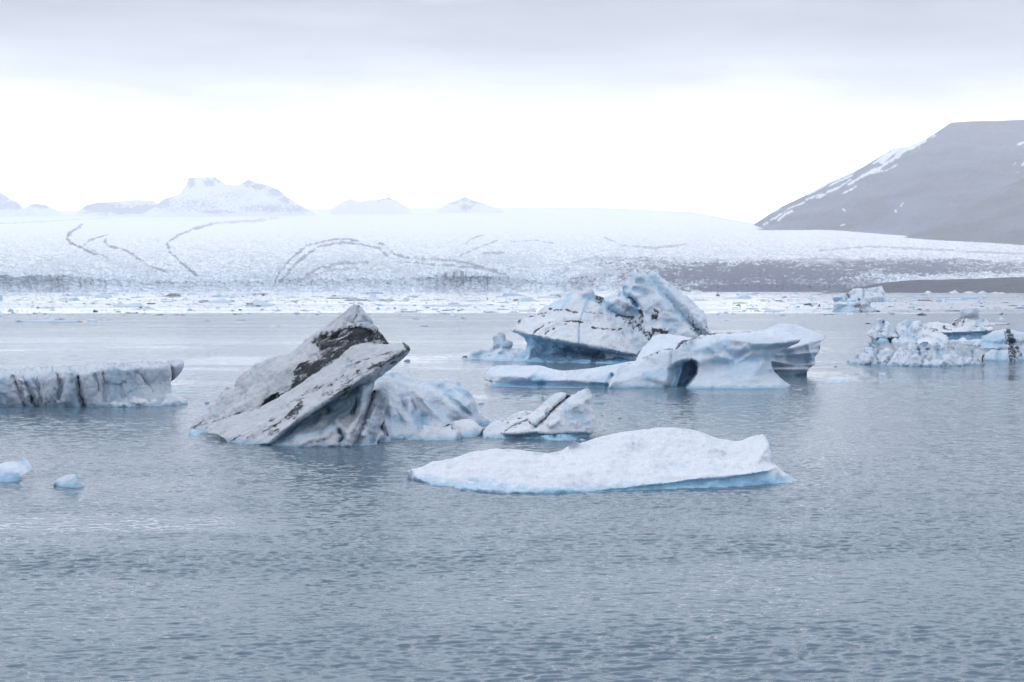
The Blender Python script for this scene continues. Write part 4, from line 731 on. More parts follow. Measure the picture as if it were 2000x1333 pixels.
# --- the tall double peaked iceberg
B = zone(880, 520, 2000 / 520.)
b = empty('iceberg', 1150, 710, 'tallest iceberg, white slab with rows of black spots against a blue pointed peak', 'iceberg')
relief('dirt_dotted_slab', B((450, 488, 157), (480, 460, 157.5), (510, 420, 158), (540, 400, 158.5), (575, 390, 159), (600, 375, 159), (640, 370, 159.5), (655, 345, 160), (700, 305, 160), (750, 285, 160.5), (770, 270, 161), (820, 250, 161), (870, 210, 161.5), (910, 195, 162), (945, 180, 162), (955, 158, 162), (980, 160, 162), (1000, 172, 162), (1050, 170, 162), (1075, 185, 162), (1085, 215, 162), (1110, 225, 162), (1160, 238, 162), (1150, 290, 161), (1190, 345, 160), (1260, 370, 159.5), (1340, 440, 158.5), (1400, 480, 158), (1460, 515, 157), (1510, 550, 156), (1450, 600, 155), (1420, 640, 154.6), (1398, 670, 154.5))
       + B((1395, 690, 155.5)) + B(*W((1390, 715), (1240, 735), (1100, 733), (900, 729), (700, 724), (560, 722), (490, 715))) + B((500, 650, 160), (560, 630, 160), (570, 580, 160), (545, 535, 158.5), (500, 505, 157.6)),
       lines=[B((455, 490, 156.8), (510, 500, 155.2), (600, 518, 153.6), (700, 540, 152.6), (860, 570, 151.8), (965, 590, 151.6), (1100, 612, 151.8), (1250, 645, 152.4), (1398, 668, 153.6)), B((500, 508, 157.8), (600, 535, 157.6), (700, 558, 157), (860, 590, 156.6), (965, 612, 156.4), (1100, 636, 156.4), (1250, 668, 156), (1390, 690, 156))],
       inner=B((700, 640, 158.2), (620, 600, 158.5), (900, 660, 157.6), (1100, 680, 157.2), (950, 705, 156.6), (700, 700, 157.4), (1000, 450, 155.6), (1000, 350, 157.5), (800, 400, 156), (650, 450, 155.5), (1200, 450, 155.8), (1250, 560, 154), (850, 300, 159), (1000, 230, 160.6)),
       grooves=[(B((1045, 250), (1010, 320), (985, 380), (965, 450), (965, 590)), 2, .5), (B((1010, 235), (1050, 250), (1080, 240)), 7, .8), (B((880, 240), (900, 220)), 9, .6), (B((950, 290), (1000, 320)), 12, .3), (B((1100, 240), (1180, 330), (1220, 360)), 6, .8), (B((1120, 320), (1190, 345)), 5, -.4), (B((600, 520), (700, 450), (760, 430)), 5, .3), (B((690, 520), (730, 480)), 6, .35), (B((530, 420), (520, 470)), 6, -.4), (B((640, 430), (660, 400)), 12, .4), (B((600, 540), (680, 620)), 8, -.9), (B((770, 560), (770, 640)), 6, -.6), (B((550, 560), (590, 620)), 7, -.7), (B((860, 340), (960, 350)), 5, .25), (B((860, 420), (990, 430)), 5, .25)],
       paint=[('blue', 'poly', B((500, 508), (600, 525), (700, 548), (860, 580), (965, 600), (1100, 622), (1250, 655), (1398, 678), (1395, 745), (480, 745), (500, 650), (560, 620)), 4, .66), ('blue', 'poly', B((760, 590), (965, 612), (1110, 640), (1250, 668), (1395, 690), (1395, 745), (1000, 690), (790, 640)), 12, .90), ('blue', 'poly', B((1200, 670), (1398, 688), (1395, 760), (1200, 760)), 8, .95), ('blue', 'poly', B((500, 505), (640, 535), (700, 600), (690, 630), (600, 620)), 6, .38),
              ('blue', 'line', B((1010, 235), (1050, 250), (1075, 245)), 7, .55), ('blue', 'line', B((880, 245), (900, 220)), 8, .5), ('blue', 'line', B((780, 270), (850, 280), (760, 300)), 12, .32), ('blue', 'line', B((1045, 255), (1030, 320), (990, 345), (970, 440), (962, 520), (965, 590)), 1.7, .72), ('blue', 'line', B((1090, 250), (1170, 335)), 6, .4), ('blue', 'line', B((1350, 660), (1440, 600)), 5, .3), ('blue', 'line', B((1020, 300), (1020, 370)), 3, .35),
              ('dirt', 'line', B((865, 325), (900, 335), (955, 345)), 4.2, .85), ('dirt', 'line', B((740, 320), (755, 325)), 4.5, .8), ('dirt', 'line', B((775, 336), (850, 330)), 2.6, .62), ('dirt', 'line', B((660, 358), (715, 345)), 3.2, .8), ('dirt', 'line', B((640, 380), (700, 370)), 2.4, .55), ('dirt', 'line', B((990, 345), (1080, 348), (1130, 355), (1180, 350)), 2.6, .62), ('dirt', 'line', B((580, 385), (620, 378)), 4.5, 1.0), ('dirt', 'line', B((515, 430), (530, 415)), 4.5, .95),
              ('dirt', 'line', B((615, 515), (640, 490), (700, 450)), 3.6, .95), ('dirt', 'line', B((710, 510), (735, 485)), 5, .9), ('dirt', 'line', B((765, 478), (780, 462)), 4, .75), ('dirt', 'line', B((865, 415), (900, 418), (960, 422), (995, 432)), 3.4, .9), ('dirt', 'line', B((730, 430), (800, 418)), 2.4, .5), ('dirt', 'line', B((1015, 440), (1060, 432)), 3, .55), ('dirt', 'line', B((1065, 460), (1085, 465)), 5, .9), ('dirt', 'line', B((1085, 462), (1150, 470), (1240, 470)), 3.2, .85), ('dirt', 'line', B((1270, 470), (1335, 466)), 3.2, .95), ('dirt', 'line', B((1250, 480), (1300, 468)), 2, .5), ('dirt', 'line', B((980, 570), (1080, 530), (1160, 490)), 1.3, .4), ('dirt', 'line', B((1280, 605), (1380, 575), (1450, 545)), 2, .42), ('dirt', 'line', B((1310, 590), (1420, 560)), 1.5, .4),
              ('dirt', 'poly', B((1085, 205), (1110, 222), (1160, 236), (1150, 285), (1110, 280), (1085, 245)), 4, .5), ('dirt', 'line', B((1090, 225), (1155, 238)), 3, .6), ('dirt', 'line', B((480, 480), (520, 495)), 5, .35), ('dirt', 'line', B((770, 600), (775, 635), (600, 640)), 3, .45), ('dirt', 'line', B((860, 440), (870, 440)), 2.4, .8)],
       thick=6, step=1.9, Y0=156, noise=((.25, .4, 4), (.10, 1.6, 3)), smooth=2, facet=((.16, .38), (.06, 1.0)), mat=ICE_WHITE, parent=b, seed=13.0, backprof=.5)
relief('pointed_peak', B((1145, 255, 161), (1160, 240, 161.5), (1180, 225, 162), (1215, 215, 162), (1260, 195, 162.5), (1285, 190, 162.5), (1290, 150, 163), (1320, 110, 163), (1355, 75, 163), (1360, 50, 163), (1395, 28, 163), (1420, 27, 163), (1450, 42, 163), (1475, 52, 163), (1510, 45, 163.5), (1540, 50, 163.5), (1590, 90, 163.5), (1650, 130, 163.5), (1720, 190, 163), (1790, 240, 162.5), (1850, 300, 162), (1910, 350, 161), (1925, 400, 160), (1925, 450, 159.5), (1950, 490, 159), (2000, 520, 159), (2010, 560, 158.5))
       + B(*W((2005, 700), (1400, 715), (1180, 715))) + B((1120, 560, 158), (1120, 400, 159)),
       lines=[B((1400, 35, 161), (1480, 110, 160), (1570, 230, 158), (1680, 320, 157), (1770, 430, 156), (1855, 530, 155)), B((1475, 55, 161.5), (1560, 140, 160.8), (1640, 270, 159.6), (1740, 380, 158.6), (1870, 520, 157.5)), B((1540, 60, 161.4), (1640, 170, 159.8), (1770, 300, 158), (1880, 420, 156.6), (1945, 500, 156))],
       inner=B((1300, 250, 158), (1200, 270, 158.5), (1450, 200, 158.4), (1400, 300, 157), (1500, 330, 156.6), (1600, 450, 155), (1450, 430, 156), (1330, 380, 157), (1400, 500, 155.6), (1380, 120, 160)),
       grooves=[(B((1150, 280), (1200, 330), (1260, 360), (1340, 390)), 6, 1.2), (B((1285, 180), (1320, 230), (1370, 250), (1395, 290)), 5, 1.8), (B((1340, 320), (1390, 350)), 8, .8), (B((1330, 170), (1420, 180), (1470, 210)), 6, .7), (B((1360, 60), (1410, 90), (1450, 70)), 8, -.6), (B((1400, 330), (1400, 450)), 10, .5), (B((1600, 420), (1680, 460)), 12, .8), (B((1300, 130), (1350, 180), (1310, 220)), 5, -.6), (B((1470, 220), (1560, 330), (1640, 420)), 8, .4), (B((1500, 340), (1540, 420)), 7, .5), (B((1240, 220), (1330, 290), (1370, 310)), 9, -.8), (B((1420, 120), (1520, 220)), 7, .4)],
       paint=[('blue', 'poly', B((1150, 262), (1190, 270), (1250, 300), (1330, 350), (1330, 390), (1240, 370), (1170, 330)), 7, .58), ('blue', 'line', B((1290, 185), (1320, 235), (1370, 255), (1398, 290)), 5, .85), ('blue', 'line', B((1340, 330), (1390, 355)), 9, .52), ('blue', 'poly', B((1475, 60), (1520, 80), (1620, 200), (1720, 320), (1850, 490), (1870, 520), (1740, 390), (1640, 280), (1560, 160)), 5, .50), ('blue', 'line', B((1340, 175), (1430, 185), (1460, 210)), 7, .42), ('blue', 'line', B((1350, 60), (1420, 100), (1500, 130)), 12, .36), ('blue', 'line', B((1620, 440), (1690, 470)), 14, .3), ('blue', 'line', B((1300, 120), (1330, 200)), 6, .4), ('blue', 'line', B((1540, 85), (1560, 95)), 8, .5), ('blue', 'line', B((1450, 70), (1560, 190), (1660, 330), (1760, 450)), 3, .35),
              ('dirt', 'line', B((1425, 345), (1430, 370)), 7, .95), ('dirt', 'line', B((1540, 340), (1535, 385)), 9, .88), ('dirt', 'line', B((1520, 355), (1555, 350)), 8, .6), ('dirt', 'line', B((1520, 485), (1560, 478), (1615, 495)), 7, 1.0), ('dirt', 'line', B((1250, 378), (1340, 385), (1380, 370)), 5, .85), ('dirt', 'line', B((1470, 495), (1490, 490)), 4, .9), ('dirt', 'line', B((1350, 400), (1420, 460), (1500, 530)), 10, .5), ('dirt', 'line', B((1300, 395), (1400, 470), (1450, 500)), 9, .35), ('dirt', 'line', B((1400, 440), (1385, 410)), 3, .7), ('dirt', 'line', B((1790, 360), (1810, 430), (1880, 520)), 7, .42), ('dirt', 'line', B((1925, 455), (1960, 490), (1990, 510)), 4, .85), ('dirt', 'line', B((1420, 380), (1420, 410)), 7, .5), ('dirt', 'line', B((1820, 480), (1870, 520)), 8, .4), ('dirt', 'line', B((1500, 500), (1530, 540)), 7, .5)],
       thick=7, step=1.9, Y0=158, noise=((.28, .35, 4), (.10, 1.5, 3)), smooth=2, facet=((.30, .34), (.10, .9)), mat=ICE_BLUE, parent=b, seed=14.0, backprof=.5)
relief('waterline_shelf', B((82, 690, 161), (95, 672, 161), (130, 650, 161), (150, 640, 161.2), (200, 635, 161.5), (260, 620, 162), (315, 618, 162), (322, 575, 162), (316, 545, 162), (320, 530, 162), (345, 520, 162), (360, 500, 162), (378, 496, 162), (400, 500, 162), (412, 520, 162), (415, 548, 162), (440, 560, 162), (466, 570, 162), (468, 600, 162), (455, 618, 162), (500, 618, 161), (560, 628, 160.4), (700, 632, 159.6), (800, 640, 158.6), (960, 655, 157.8), (1050, 670, 157), (1080, 700, 156.6))
       + B(*W((1040, 732), (900, 729), (700, 724), (500, 720), (300, 712), (150, 705), (85, 702))),
       inner=B((390, 560, 161.4), (350, 590, 161.4), (400, 600, 161), (300, 670, 159.8), (500, 660, 158.8), (700, 670, 157.6), (900, 690, 156.8), (200, 680, 160.4)),
       grooves=[(B((150, 690), (220, 665), (330, 650)), 4, .6), (B((270, 690), (380, 660), (470, 655)), 5, .6), (B((480, 690), (520, 660), (700, 660)), 6, .5), (B((320, 622), (460, 622)), 4, .8), (B((370, 640), (470, 640), (560, 650)), 4, -.5)],
       paint=[('dirt', 'line', B((90, 688), (115, 685)), 5, .95), ('dirt', 'line', B((500, 618), (530, 614)), 3.6, 1.0), ('dirt', 'line', B((560, 640), (700, 636), (770, 630)), 2.6, .5), ('dirt', 'line', B((260, 680), (360, 650)), 3, .4), ('blue', 'poly', B((480, 660), (800, 650), (1080, 690), (1080, 740), (480, 740)), 10, .62), ('blue', 'poly', B((980, 690), (1090, 690), (1090, 740), (980, 740)), 8, .35), ('blue', 'line', B((330, 560), (400, 610)), 12, .35), ('blue', 'line', B((200, 680), (400, 680)), 12, .32), ('blue', 'line', B((90, 700), (480, 716)), 3, .45)],
       thick=2.5, step=1.8, Y0=159, noise=((.14, .8, 3), (.06, 2.6, 3)), smooth=2, facet=((.14, .8),), mat=ICE_BLUE, parent=b, seed=15.0, skirt=4)

# --- the arched iceberg
D = zone(930, 630, 2000 / 700.)
b = empty('iceberg', 1280, 760, 'long sculpted iceberg with a dark blue arch and overhanging flat right end', 'iceberg')
relief('arch_wall', D((45, 320, 118), (50, 290, 118.5), (75, 255, 119), (120, 240, 119.5), (200, 238, 120), (260, 243, 120), (340, 240, 120), (380, 245, 119.5), (430, 262, 118.5), (480, 270, 117.6), (560, 265, 117), (650, 255, 117), (740, 240, 117), (800, 228, 117), (890, 214, 117.5), (900, 190, 119), (930, 140, 121), (960, 110, 122.5), (990, 75, 123.5), (1030, 63, 124), (1080, 68, 124), (1150, 75, 123), (1225, 90, 121), (1260, 68, 121), (1330, 60, 121), (1420, 56, 121), (1500, 50, 121.5), (1560, 48, 121.5), (1600, 46, 121), (1640, 36, 120.5), (1690, 30, 120), (1730, 45, 119), (1780, 72, 117.6), (1817, 92, 116.5), (1795, 115, 116), (1740, 140, 115.6), (1700, 160, 115.4), (1665, 180, 115.3), (1645, 205, 115.3), (1648, 235, 115.2), (1665, 275, 115), (1700, 312, 114.5), (1740, 342, 114), (1752, 355, 113.7))
       + D(*W((1740, 366), (1700, 371), (1500, 373), (1300, 372), (1160, 371), (1155, 366), (1110, 364), (740, 368), (730, 365), (500, 366), (300, 366), (88, 358))) + D((86, 335, 117.2)),
       lines=[D((905, 205, 116.4), (960, 180, 116), (1020, 152, 116), (1090, 148, 115.6), (1120, 145, 115.6), (1150, 110, 116), (1200, 95, 116.4), (1250, 66, 117.5), (1330, 64, 118.2), (1440, 68, 117.6), (1560, 56, 117), (1640, 80, 115.4), (1700, 98, 114.5), (1817, 98, 115)),
              D((1400, 90, 116.4), (1500, 105, 115.2), (1560, 118, 114.7), (1640, 122, 114.2), (1720, 118, 114.2), (1800, 100, 115)),
              D((1500, 160, 115.6), (1600, 150, 115.4), (1700, 138, 115.2), (1760, 126, 115.6)),
              D((88, 340, 116.6), (300, 342, 115.2), (500, 348, 114.4), (730, 350, 113.8)), D((88, 333, 116.3), (300, 326, 114.2), (500, 322, 113.6), (730, 340, 113))],
       inner=D((300, 300, 114.6), (150, 300, 116), (120, 280, 117), (500, 300, 114.4), (650, 300, 114.2), (900, 300, 114), (1000, 250, 114.8), (900, 240, 115.6), (1300, 260, 115), (1450, 250, 114.6), (1550, 300, 113.4), (1350, 330, 113.3), (1200, 150, 115.4), (1300, 130, 115.6), (1600, 220, 114.6), (1600, 340, 113), (1050, 330, 113.6), (800, 330, 113.4), (1250, 362, 112.9), (1500, 362, 112.9)),
       areas=[(D((1205, 214), (1228, 226), (1232, 255), (1226, 285), (1205, 318), (1155, 366), (1110, 372), (1060, 372), (1090, 300), (1080, 262), (1110, 240), (1150, 222)), 12, 1.6), (D((1206, 212), (1231, 225), (1233, 255), (1227, 290), (1203, 324), (1158, 372), (1120, 372), (1150, 280), (1160, 230)), 4, 2.2)],
       grooves=[(D((730, 350), (745, 325), (757, 295)), 4, 1.1), (D((740, 360), (760, 300), (800, 240)), 9, -.5), (D((1330, 215), (1450, 225), (1560, 200), (1650, 190)), 9, .5), (D((1360, 100), (1380, 160), (1440, 200), (1500, 170)), 6, .45), (D((1420, 90), (1440, 140), (1500, 160)), 6, -.35), (D((1300, 130), (1340, 180), (1420, 210)), 7, -.35), (D((1450, 225), (1540, 170), (1500, 130)), 5, -.3), (D((1220, 220), (1300, 205), (1360, 210)), 8, -.5), (D((90, 295), (200, 300), (330, 300), (380, 290)), 6, -.5), (D((120, 255), (110, 290)), 7, .4), (D((1020, 152), (1090, 160), (1085, 240)), 3, .35), (D((1150, 110), (1200, 200)), 4, .2), (D((1640, 190), (1655, 260), (1700, 330)), 6, -.4), (D((370, 300), (470, 280), (560, 270)), 6, -.4), (D((380, 310), (360, 350)), 10, .5), (D((600, 290), (660, 340)), 10, .35), (D((930, 200), (1000, 240)), 5, .25)],
       paint=[('blue', 'poly', D((1205, 216), (1228, 226), (1232, 255), (1226, 285), (1205, 318), (1155, 372), (1080, 372), (1100, 330), (1110, 300), (1080, 265), (1120, 235), (1160, 222)), 9, .72), ('blue', 'poly', D((1205, 222), (1228, 228), (1232, 255), (1225, 290), (1200, 322), (1155, 372), (1130, 372), (1180, 300), (1190, 250)), 7, .90),
              ('blue', 'poly', D((88, 340), (300, 340), (500, 346), (735, 345), (738, 385), (80, 380)), 2.5, .68), ('blue', 'line', D((320, 310), (380, 335)), 12, .5), ('blue', 'line', D((650, 330), (730, 310), (757, 292)), 7, .45), ('blue', 'line', D((1330, 225), (1480, 215), (1640, 190)), 10, .42), ('blue', 'line', D((1450, 235), (1560, 215)), 12, .36), ('blue', 'line', D((1470, 165), (1560, 148), (1700, 132), (1790, 112)), 7, .38), ('blue', 'line', D((1380, 110), (1440, 180), (1500, 200)), 12, .34), ('blue', 'line', D((1160, 371), (1740, 373)), 2.5, .6), ('blue', 'line', D((740, 366), (1150, 364)), 2.5, .6), ('blue', 'line', D((1160, 130), (1260, 150), (1400, 130)), 16, .28), ('blue', 'line', D((1400, 280), (1600, 260)), 16, .24), ('blue', 'line', D((960, 300), (1080, 290)), 14, .3), ('blue', 'line', D((1640, 210), (1660, 270), (1720, 335)), 5, .35),
              ('dirt', 'line', D((1120, 146), (1150, 108), (1210, 92), (1250, 68), (1330, 61)), 3.5, .92), ('dirt', 'line', D((1330, 61), (1440, 57)), 2.2, .8), ('dirt', 'line', D((1440, 58), (1560, 50)), 1.6, .6), ('dirt', 'line', D((930, 200), (980, 182), (1020, 160)), 4, .62), ('dirt', 'line', D((1050, 152), (1118, 148)), 2, .85), ('dirt', 'line', D((1160, 118), (1190, 115)), 6, .5), ('dirt', 'line', D((1220, 90), (1260, 85)), 4, .5), ('dirt', 'line', D((1090, 170), (1085, 230)), 1.6, .3), ('dirt', 'line', D((400, 295), (500, 275), (640, 262)), 2, .3), ('dirt', 'line', D((840, 232), (860, 228)), 1.8, .6), ('dirt', 'line', D((240, 240), (330, 238)), 1.6, .3)],
       thick=3.5, step=1.9, Y0=115, noise=((.10, .8, 3), (.03, 3.5, 3)), smooth=3, facet=((.07, .5), (.03, 1.3)), mat=ICE_BLUE, parent=b, seed=16.0, backprof=.5)
relief('rear_ledge', D((1540, 60, 128), (1600, 40, 131), (1660, 20, 133), (1700, 8, 134), (1760, 10, 134), (1800, 15, 134), (1860, 40, 133), (1910, 60, 132), (1950, 74, 131), (1935, 98, 130.5), (1918, 110, 130.5), (1920, 150, 130.3), (1905, 175, 130.2), (1890, 195, 130), (1893, 235, 130), (1860, 255, 129.6), (1848, 275, 129.4))
       + D(*W((1842, 293), (1770, 297), (1690, 297), (1600, 297))) + D((1540, 220, 127), (1530, 120, 127)),
       lines=[D((1560, 140, 128.2), (1700, 148, 128.1), (1760, 145, 128.2), (1840, 122, 128.8), (1935, 98, 129.9)), D((1560, 160, 128.6), (1700, 165, 128.7), (1780, 160, 128.8), (1850, 145, 129.2), (1920, 125, 130.0))],
       inner=D((1700, 220, 128.9), (1800, 220, 129), (1750, 280, 128.9), (1700, 80, 130)),
       grooves=[(D((1740, 190), (1770, 200), (1840, 215)), 8, .8), (D((1650, 215), (1780, 240), (1890, 235)), 3, -.5), (D((1650, 260), (1780, 262), (1850, 260)), 3, -.5), (D((1680, 185), (1780, 180), (1900, 165)), 3, -.5), (D((1650, 240), (1860, 245)), 3, .5), (D((1850, 120), (1870, 200)), 4, -.4)],
       paint=[('blue', 'line', D((1740, 180), (1770, 215), (1860, 190)), 12, .36), ('blue', 'line', D((1660, 170), (1680, 290)), 10, .25), ('blue', 'line', D((1700, 285), (1840, 285)), 4, .5), ('dirt', 'line', D((1540, 60), (1620, 80), (1700, 110)), 20, .12)],
       thick=2.5, step=1.9, Y0=129, noise=((.10, .9, 3), (.04, 3, 3)), smooth=2, mat=ICE_BLUE, parent=b, seed=17.0)
# ------------------------------------------------------------------ icebergs at the right
R_ = zone(1600, 540, 5.0)
def crags(a, f):
    def g(P, px, py): return a * ridged(P * np.array([1, .6, .8]), f, 4, .6, seed=8) + a * .5 * fbm(P, f * 2.6, 3, seed=9)
    return g
b = empty('iceberg', 1760, 716, 'craggy white iceberg with many small jagged spikes, nearest of the right cluster', 'iceberg')
relief('jagged_crest', R_((262, 846, 151.0), (290, 810, 151.0), (330, 790, 151.0), (380, 770, 151.0), (430, 740, 151.0), (445, 690, 151.0), (470, 665, 151.0), (492, 650, 150.3), (520, 665, 150.3), (560, 705, 150.3), (590, 720, 150.3), (610, 700, 149.5), (650, 700, 149.5), (700, 700, 149.5), (725, 735, 149.5), (750, 735, 149.5), (790, 700, 149.5), (850, 690, 148.5), (870, 655, 148.5), (910, 638, 148.5), (935, 655, 148.5), (960, 672, 148.5), (1000, 690, 148.5), (1050, 705, 148.5), (1070, 670, 148.5), (1100, 660, 148.5), (1140, 640, 148.5), (1170, 650, 148.5), (1200, 655, 148.0), (1235, 680, 148.0), (1250, 715, 148.0), (1290, 735, 148.0), (1330, 750, 148.0), (1380, 745, 148.0), (1400, 790, 148.0), (1440, 790, 148.0), (1500, 815, 148.0), (1540, 810, 148.0), (1575, 845, 148.0), (1590, 860, 148.0))
       + R_(*W((1580, 866), (1420, 868), (1400, 880), (1250, 883), (1100, 883), (800, 878), (500, 863), (268, 853))),
       inner=R_((500, 800, 148.2), (700, 800, 146.6), (900, 780, 146), (1150, 780, 145.6), (1300, 830, 145), (900, 850, 144.6), (400, 830, 149), (600, 850, 147)),
       grooves=[(R_((740, 740), (680, 820), (660, 860)), 4, .9), (R_((580, 720), (560, 800), (580, 850)), 4, .7), (R_((960, 680), (970, 760), (1010, 800)), 5, .8), (R_((1160, 700), (1150, 770), (1180, 800)), 5, .8), (R_((1060, 700), (1010, 850)), 3, .6), (R_((490, 660), (500, 780), (460, 850)), 4, -.6), (R_((910, 645), (880, 740), (820, 840)), 5, -.7), (R_((1110, 670), (1060, 780), (1060, 860)), 5, -.7), (R_((1220, 690), (1270, 780), (1200, 850)), 5, -.7), (R_((400, 790), (360, 840)), 4, .5), (R_((1380, 760), (1390, 850)), 4, -.5)],
       paint=[('dirt', 'line', R_((680, 790), (640, 830), (600, 850)), 5, .4), ('dirt', 'line', R_((1000, 830), (960, 860)), 4, .3), ('blue', 'line', R_((1150, 720), (1180, 790)), 8, .42), ('blue', 'line', R_((960, 720), (980, 770)), 7, .38), ('blue', 'line', R_((500, 690), (520, 770)), 7, .25), ('blue', 'line', R_((270, 850), (800, 876), (1400, 878)), 2, .3)],
       thick=3, step=1.5, Y0=145.5, noise=((.2, 1.0, 3),), facet=((.22, .7), (.16, 1.6)), extra=crags(.24, 1.0), smooth=2, jag=1.0, mat=ICE_BLUE, parent=b, seed=21, jagscale=.35)
relief('grey_block', R_((520, 760, 151), (545, 690, 151), (580, 660, 151), (610, 642, 151), (640, 650, 151), (680, 643, 151), (715, 665, 151), (740, 700, 151), (748, 740, 151), (745, 800, 150)) + R_(*W((740, 850), (530, 850))),
       paint=[('dirt', 'line', R_((740, 700), (745, 760)), 3, .5), ('dirt', 'line', R_((560, 660), (620, 680)), 6, .3)], thick=2, step=1.6, Y0=150, noise=((.25, .8, 3),), mat=ICE_OLD, parent=b, seed=22)
relief('grey_block', R_((960, 700, 150), (985, 655, 150), (1020, 640, 150), (1060, 640, 150), (1080, 670, 150), (1240, 720, 150), (1255, 685, 150), (1320, 662, 150), (1350, 655, 150), (1420, 665, 150), (1450, 690, 150), (1490, 715, 150), (1498, 690, 150), (1512, 668, 150), (1560, 665, 149), (1600, 675, 149), (1618, 700, 148.6), (1620, 770, 148), (1600, 810, 147.5), (1615, 850, 147)) + R_(*W((1612, 862), (1595, 870), (1560, 862), (1300, 862), (960, 862))),
       grooves=[(R_((1495, 700), (1500, 800)), 5, .7)], paint=[('dirt', 'line', R_((1615, 770), (1595, 830), (1605, 865)), 3.5, .95), ('dirt', 'line', R_((1505, 668), (1600, 675)), 2, .35), ('dirt', 'line', R_((1255, 690), (1320, 700)), 5, .35), ('blue', 'line', R_((1020, 650), (1040, 670)), 8, .5)],
       thick=2.5, step=1.6, Y0=149, noise=((.25, .8, 3), (.08, 3, 3)), smooth=2, facet=((.35, .6),), mat=ICE_OLD, parent=b, seed=23)

b = empty('iceberg', 1950, 704, 'pale iceberg with a broad vertical black stain, cut by the right edge', 'iceberg')
relief('stained_block', R_((1500, 670, 160), (1540, 640, 160), (1590, 612, 160), (1575, 590, 160), (1640, 572, 160), (1690, 545, 160), (1725, 528, 160), (1780, 520, 160), (1830, 510, 160), (1900, 522, 160), (1950, 540, 160), (2000, 550, 160), (2200, 560, 160), (2400, 620, 160)) + R_(*W((2400, 825), (2000, 826), (1840, 826), (1620, 824), (1500, 790))),
       lines=[R_((1500, 690, 157.6), (1700, 690, 157), (2000, 690, 157), (2300, 690, 157)), R_((1560, 720, 157.2), (1800, 722, 156.6), (2200, 722, 156.6))],
       inner=R_((1700, 620, 158), (1900, 620, 157.6), (2100, 620, 157.6)),
       grooves=[(R_((1930, 720), (1970, 820)), 5, .7), (R_((1760, 720), (1750, 810)), 5, .4), (R_((1600, 655), (1800, 655), (2100, 650)), 4, .5), (R_((1985, 600), (1960, 700), (2000, 800)), 4, .4), (R_((1620, 720), (1840, 718)), 3, .4)],
       paint=[('dirt', 'line', R_((1845, 515), (1860, 580), (1880, 630)), 8, .88), ('dirt', 'line', R_((1805, 530), (1820, 600), (1830, 660)), 4, .8), ('dirt', 'line', R_((1870, 580), (1870, 660), (1900, 740), (1890, 820)), 9, .72), ('dirt', 'line', R_((1850, 660), (1860, 830)), 4, .55), ('dirt', 'line', R_((1930, 680), (1990, 820)), 5, .62), ('dirt', 'line', R_((1980, 560), (1975, 640)), 5, .45), ('dirt', 'line', R_((1920, 700), (1910, 830)), 9, .4), ('blue', 'line', R_((1620, 610), (1900, 600)), 14, .36), ('blue', 'line', R_((1560, 660), (1820, 665)), 7, .42), ('blue', 'line', R_((1640, 800), (2000, 810)), 7, .34), ('blue', 'line', R_((1740, 750), (1800, 790)), 8, .36)],
       thick=4, step=1.7, Y0=157.5, noise=((.18, .6, 3), (.08, 2.4, 3)), smooth=2, facet=((.3, .4),), mat=ICE_BLUE, parent=b, seed=24)

b = empty('iceberg', 1800, 670, 'group of joined white humps and a thin pointed spike behind the craggy white iceberg', 'iceberg')
relief('hump', R_((463, 558, 212), (490, 530, 212), (520, 510, 212), (545, 490, 212), (548, 440, 212), (565, 420, 212), (585, 408, 212), (610, 412, 212), (640, 432, 212), (680, 450, 212), (730, 488, 212), (750, 530, 211), (790, 560, 210), (790, 595, 209)) + R_(*W((700, 640), (640, 650), (560, 648), (512, 640))) + R_((505, 600, 209), (480, 590, 210)),
       lines=[R_((560, 605, 206.6), (650, 598, 206.4), (760, 592, 207)), R_((570, 614, 208), (650, 608, 208), (750, 604, 208))],
       grooves=[(R_((630, 450), (620, 540)), 4, .9), (R_((580, 430), (560, 540), (530, 600)), 5, -.9), (R_((690, 470), (640, 560)), 4, -.6), (R_((750, 555), (790, 575)), 4, .8)], paint=[('blue', 'poly', R_((560, 604), (760, 597), (760, 640), (640, 665), (540, 660)), 2, .66), ('blue', 'line', R_((630, 460), (610, 540)), 4, .35), ('dirt', 'line', R_((750, 555), (790, 575)), 2, .7)],
       thick=4, step=1.5, Y0=208, noise=((.35, .4, 3),), smooth=2, facet=((.5, .25), (.2, .7)), mat=ICE_BLUE, parent=b, seed=25)
relief('hump', R_((745, 500, 212), (770, 480, 212), (800, 460, 212), (850, 435, 212), (880, 445, 212), (920, 440, 212), (990, 430, 212), (1030, 460, 212), (1060, 500, 211), (1100, 530, 210), (1180, 550, 209), (1240, 590, 208), (1265, 640, 207)) + R_(*W((1250, 665), (1000, 662), (850, 661), (700, 657))) + R_((715, 625, 208), (780, 590, 209), (760, 540, 211)),
       grooves=[(R_((870, 540), (900, 600), (960, 620)), 8, 1.4), (R_((850, 450), (830, 560), (790, 620)), 5, -1), (R_((990, 440), (920, 520), (900, 560)), 5, -.8), (R_((720, 620), (830, 600), (830, 640)), 5, -.7), (R_((900, 470), (870, 520)), 5, .6)], paint=[('blue', 'line', R_((870, 570), (930, 600)), 8, .55), ('blue', 'line', R_((850, 450), (900, 520)), 9, .3), ('blue', 'line', R_((780, 600), (830, 590)), 3, .5)],
       thick=4, step=1.5, Y0=208, noise=((.35, .4, 3),), smooth=2, facet=((.5, .25), (.2, .7)), mat=ICE_BLUE, parent=b, seed=26)
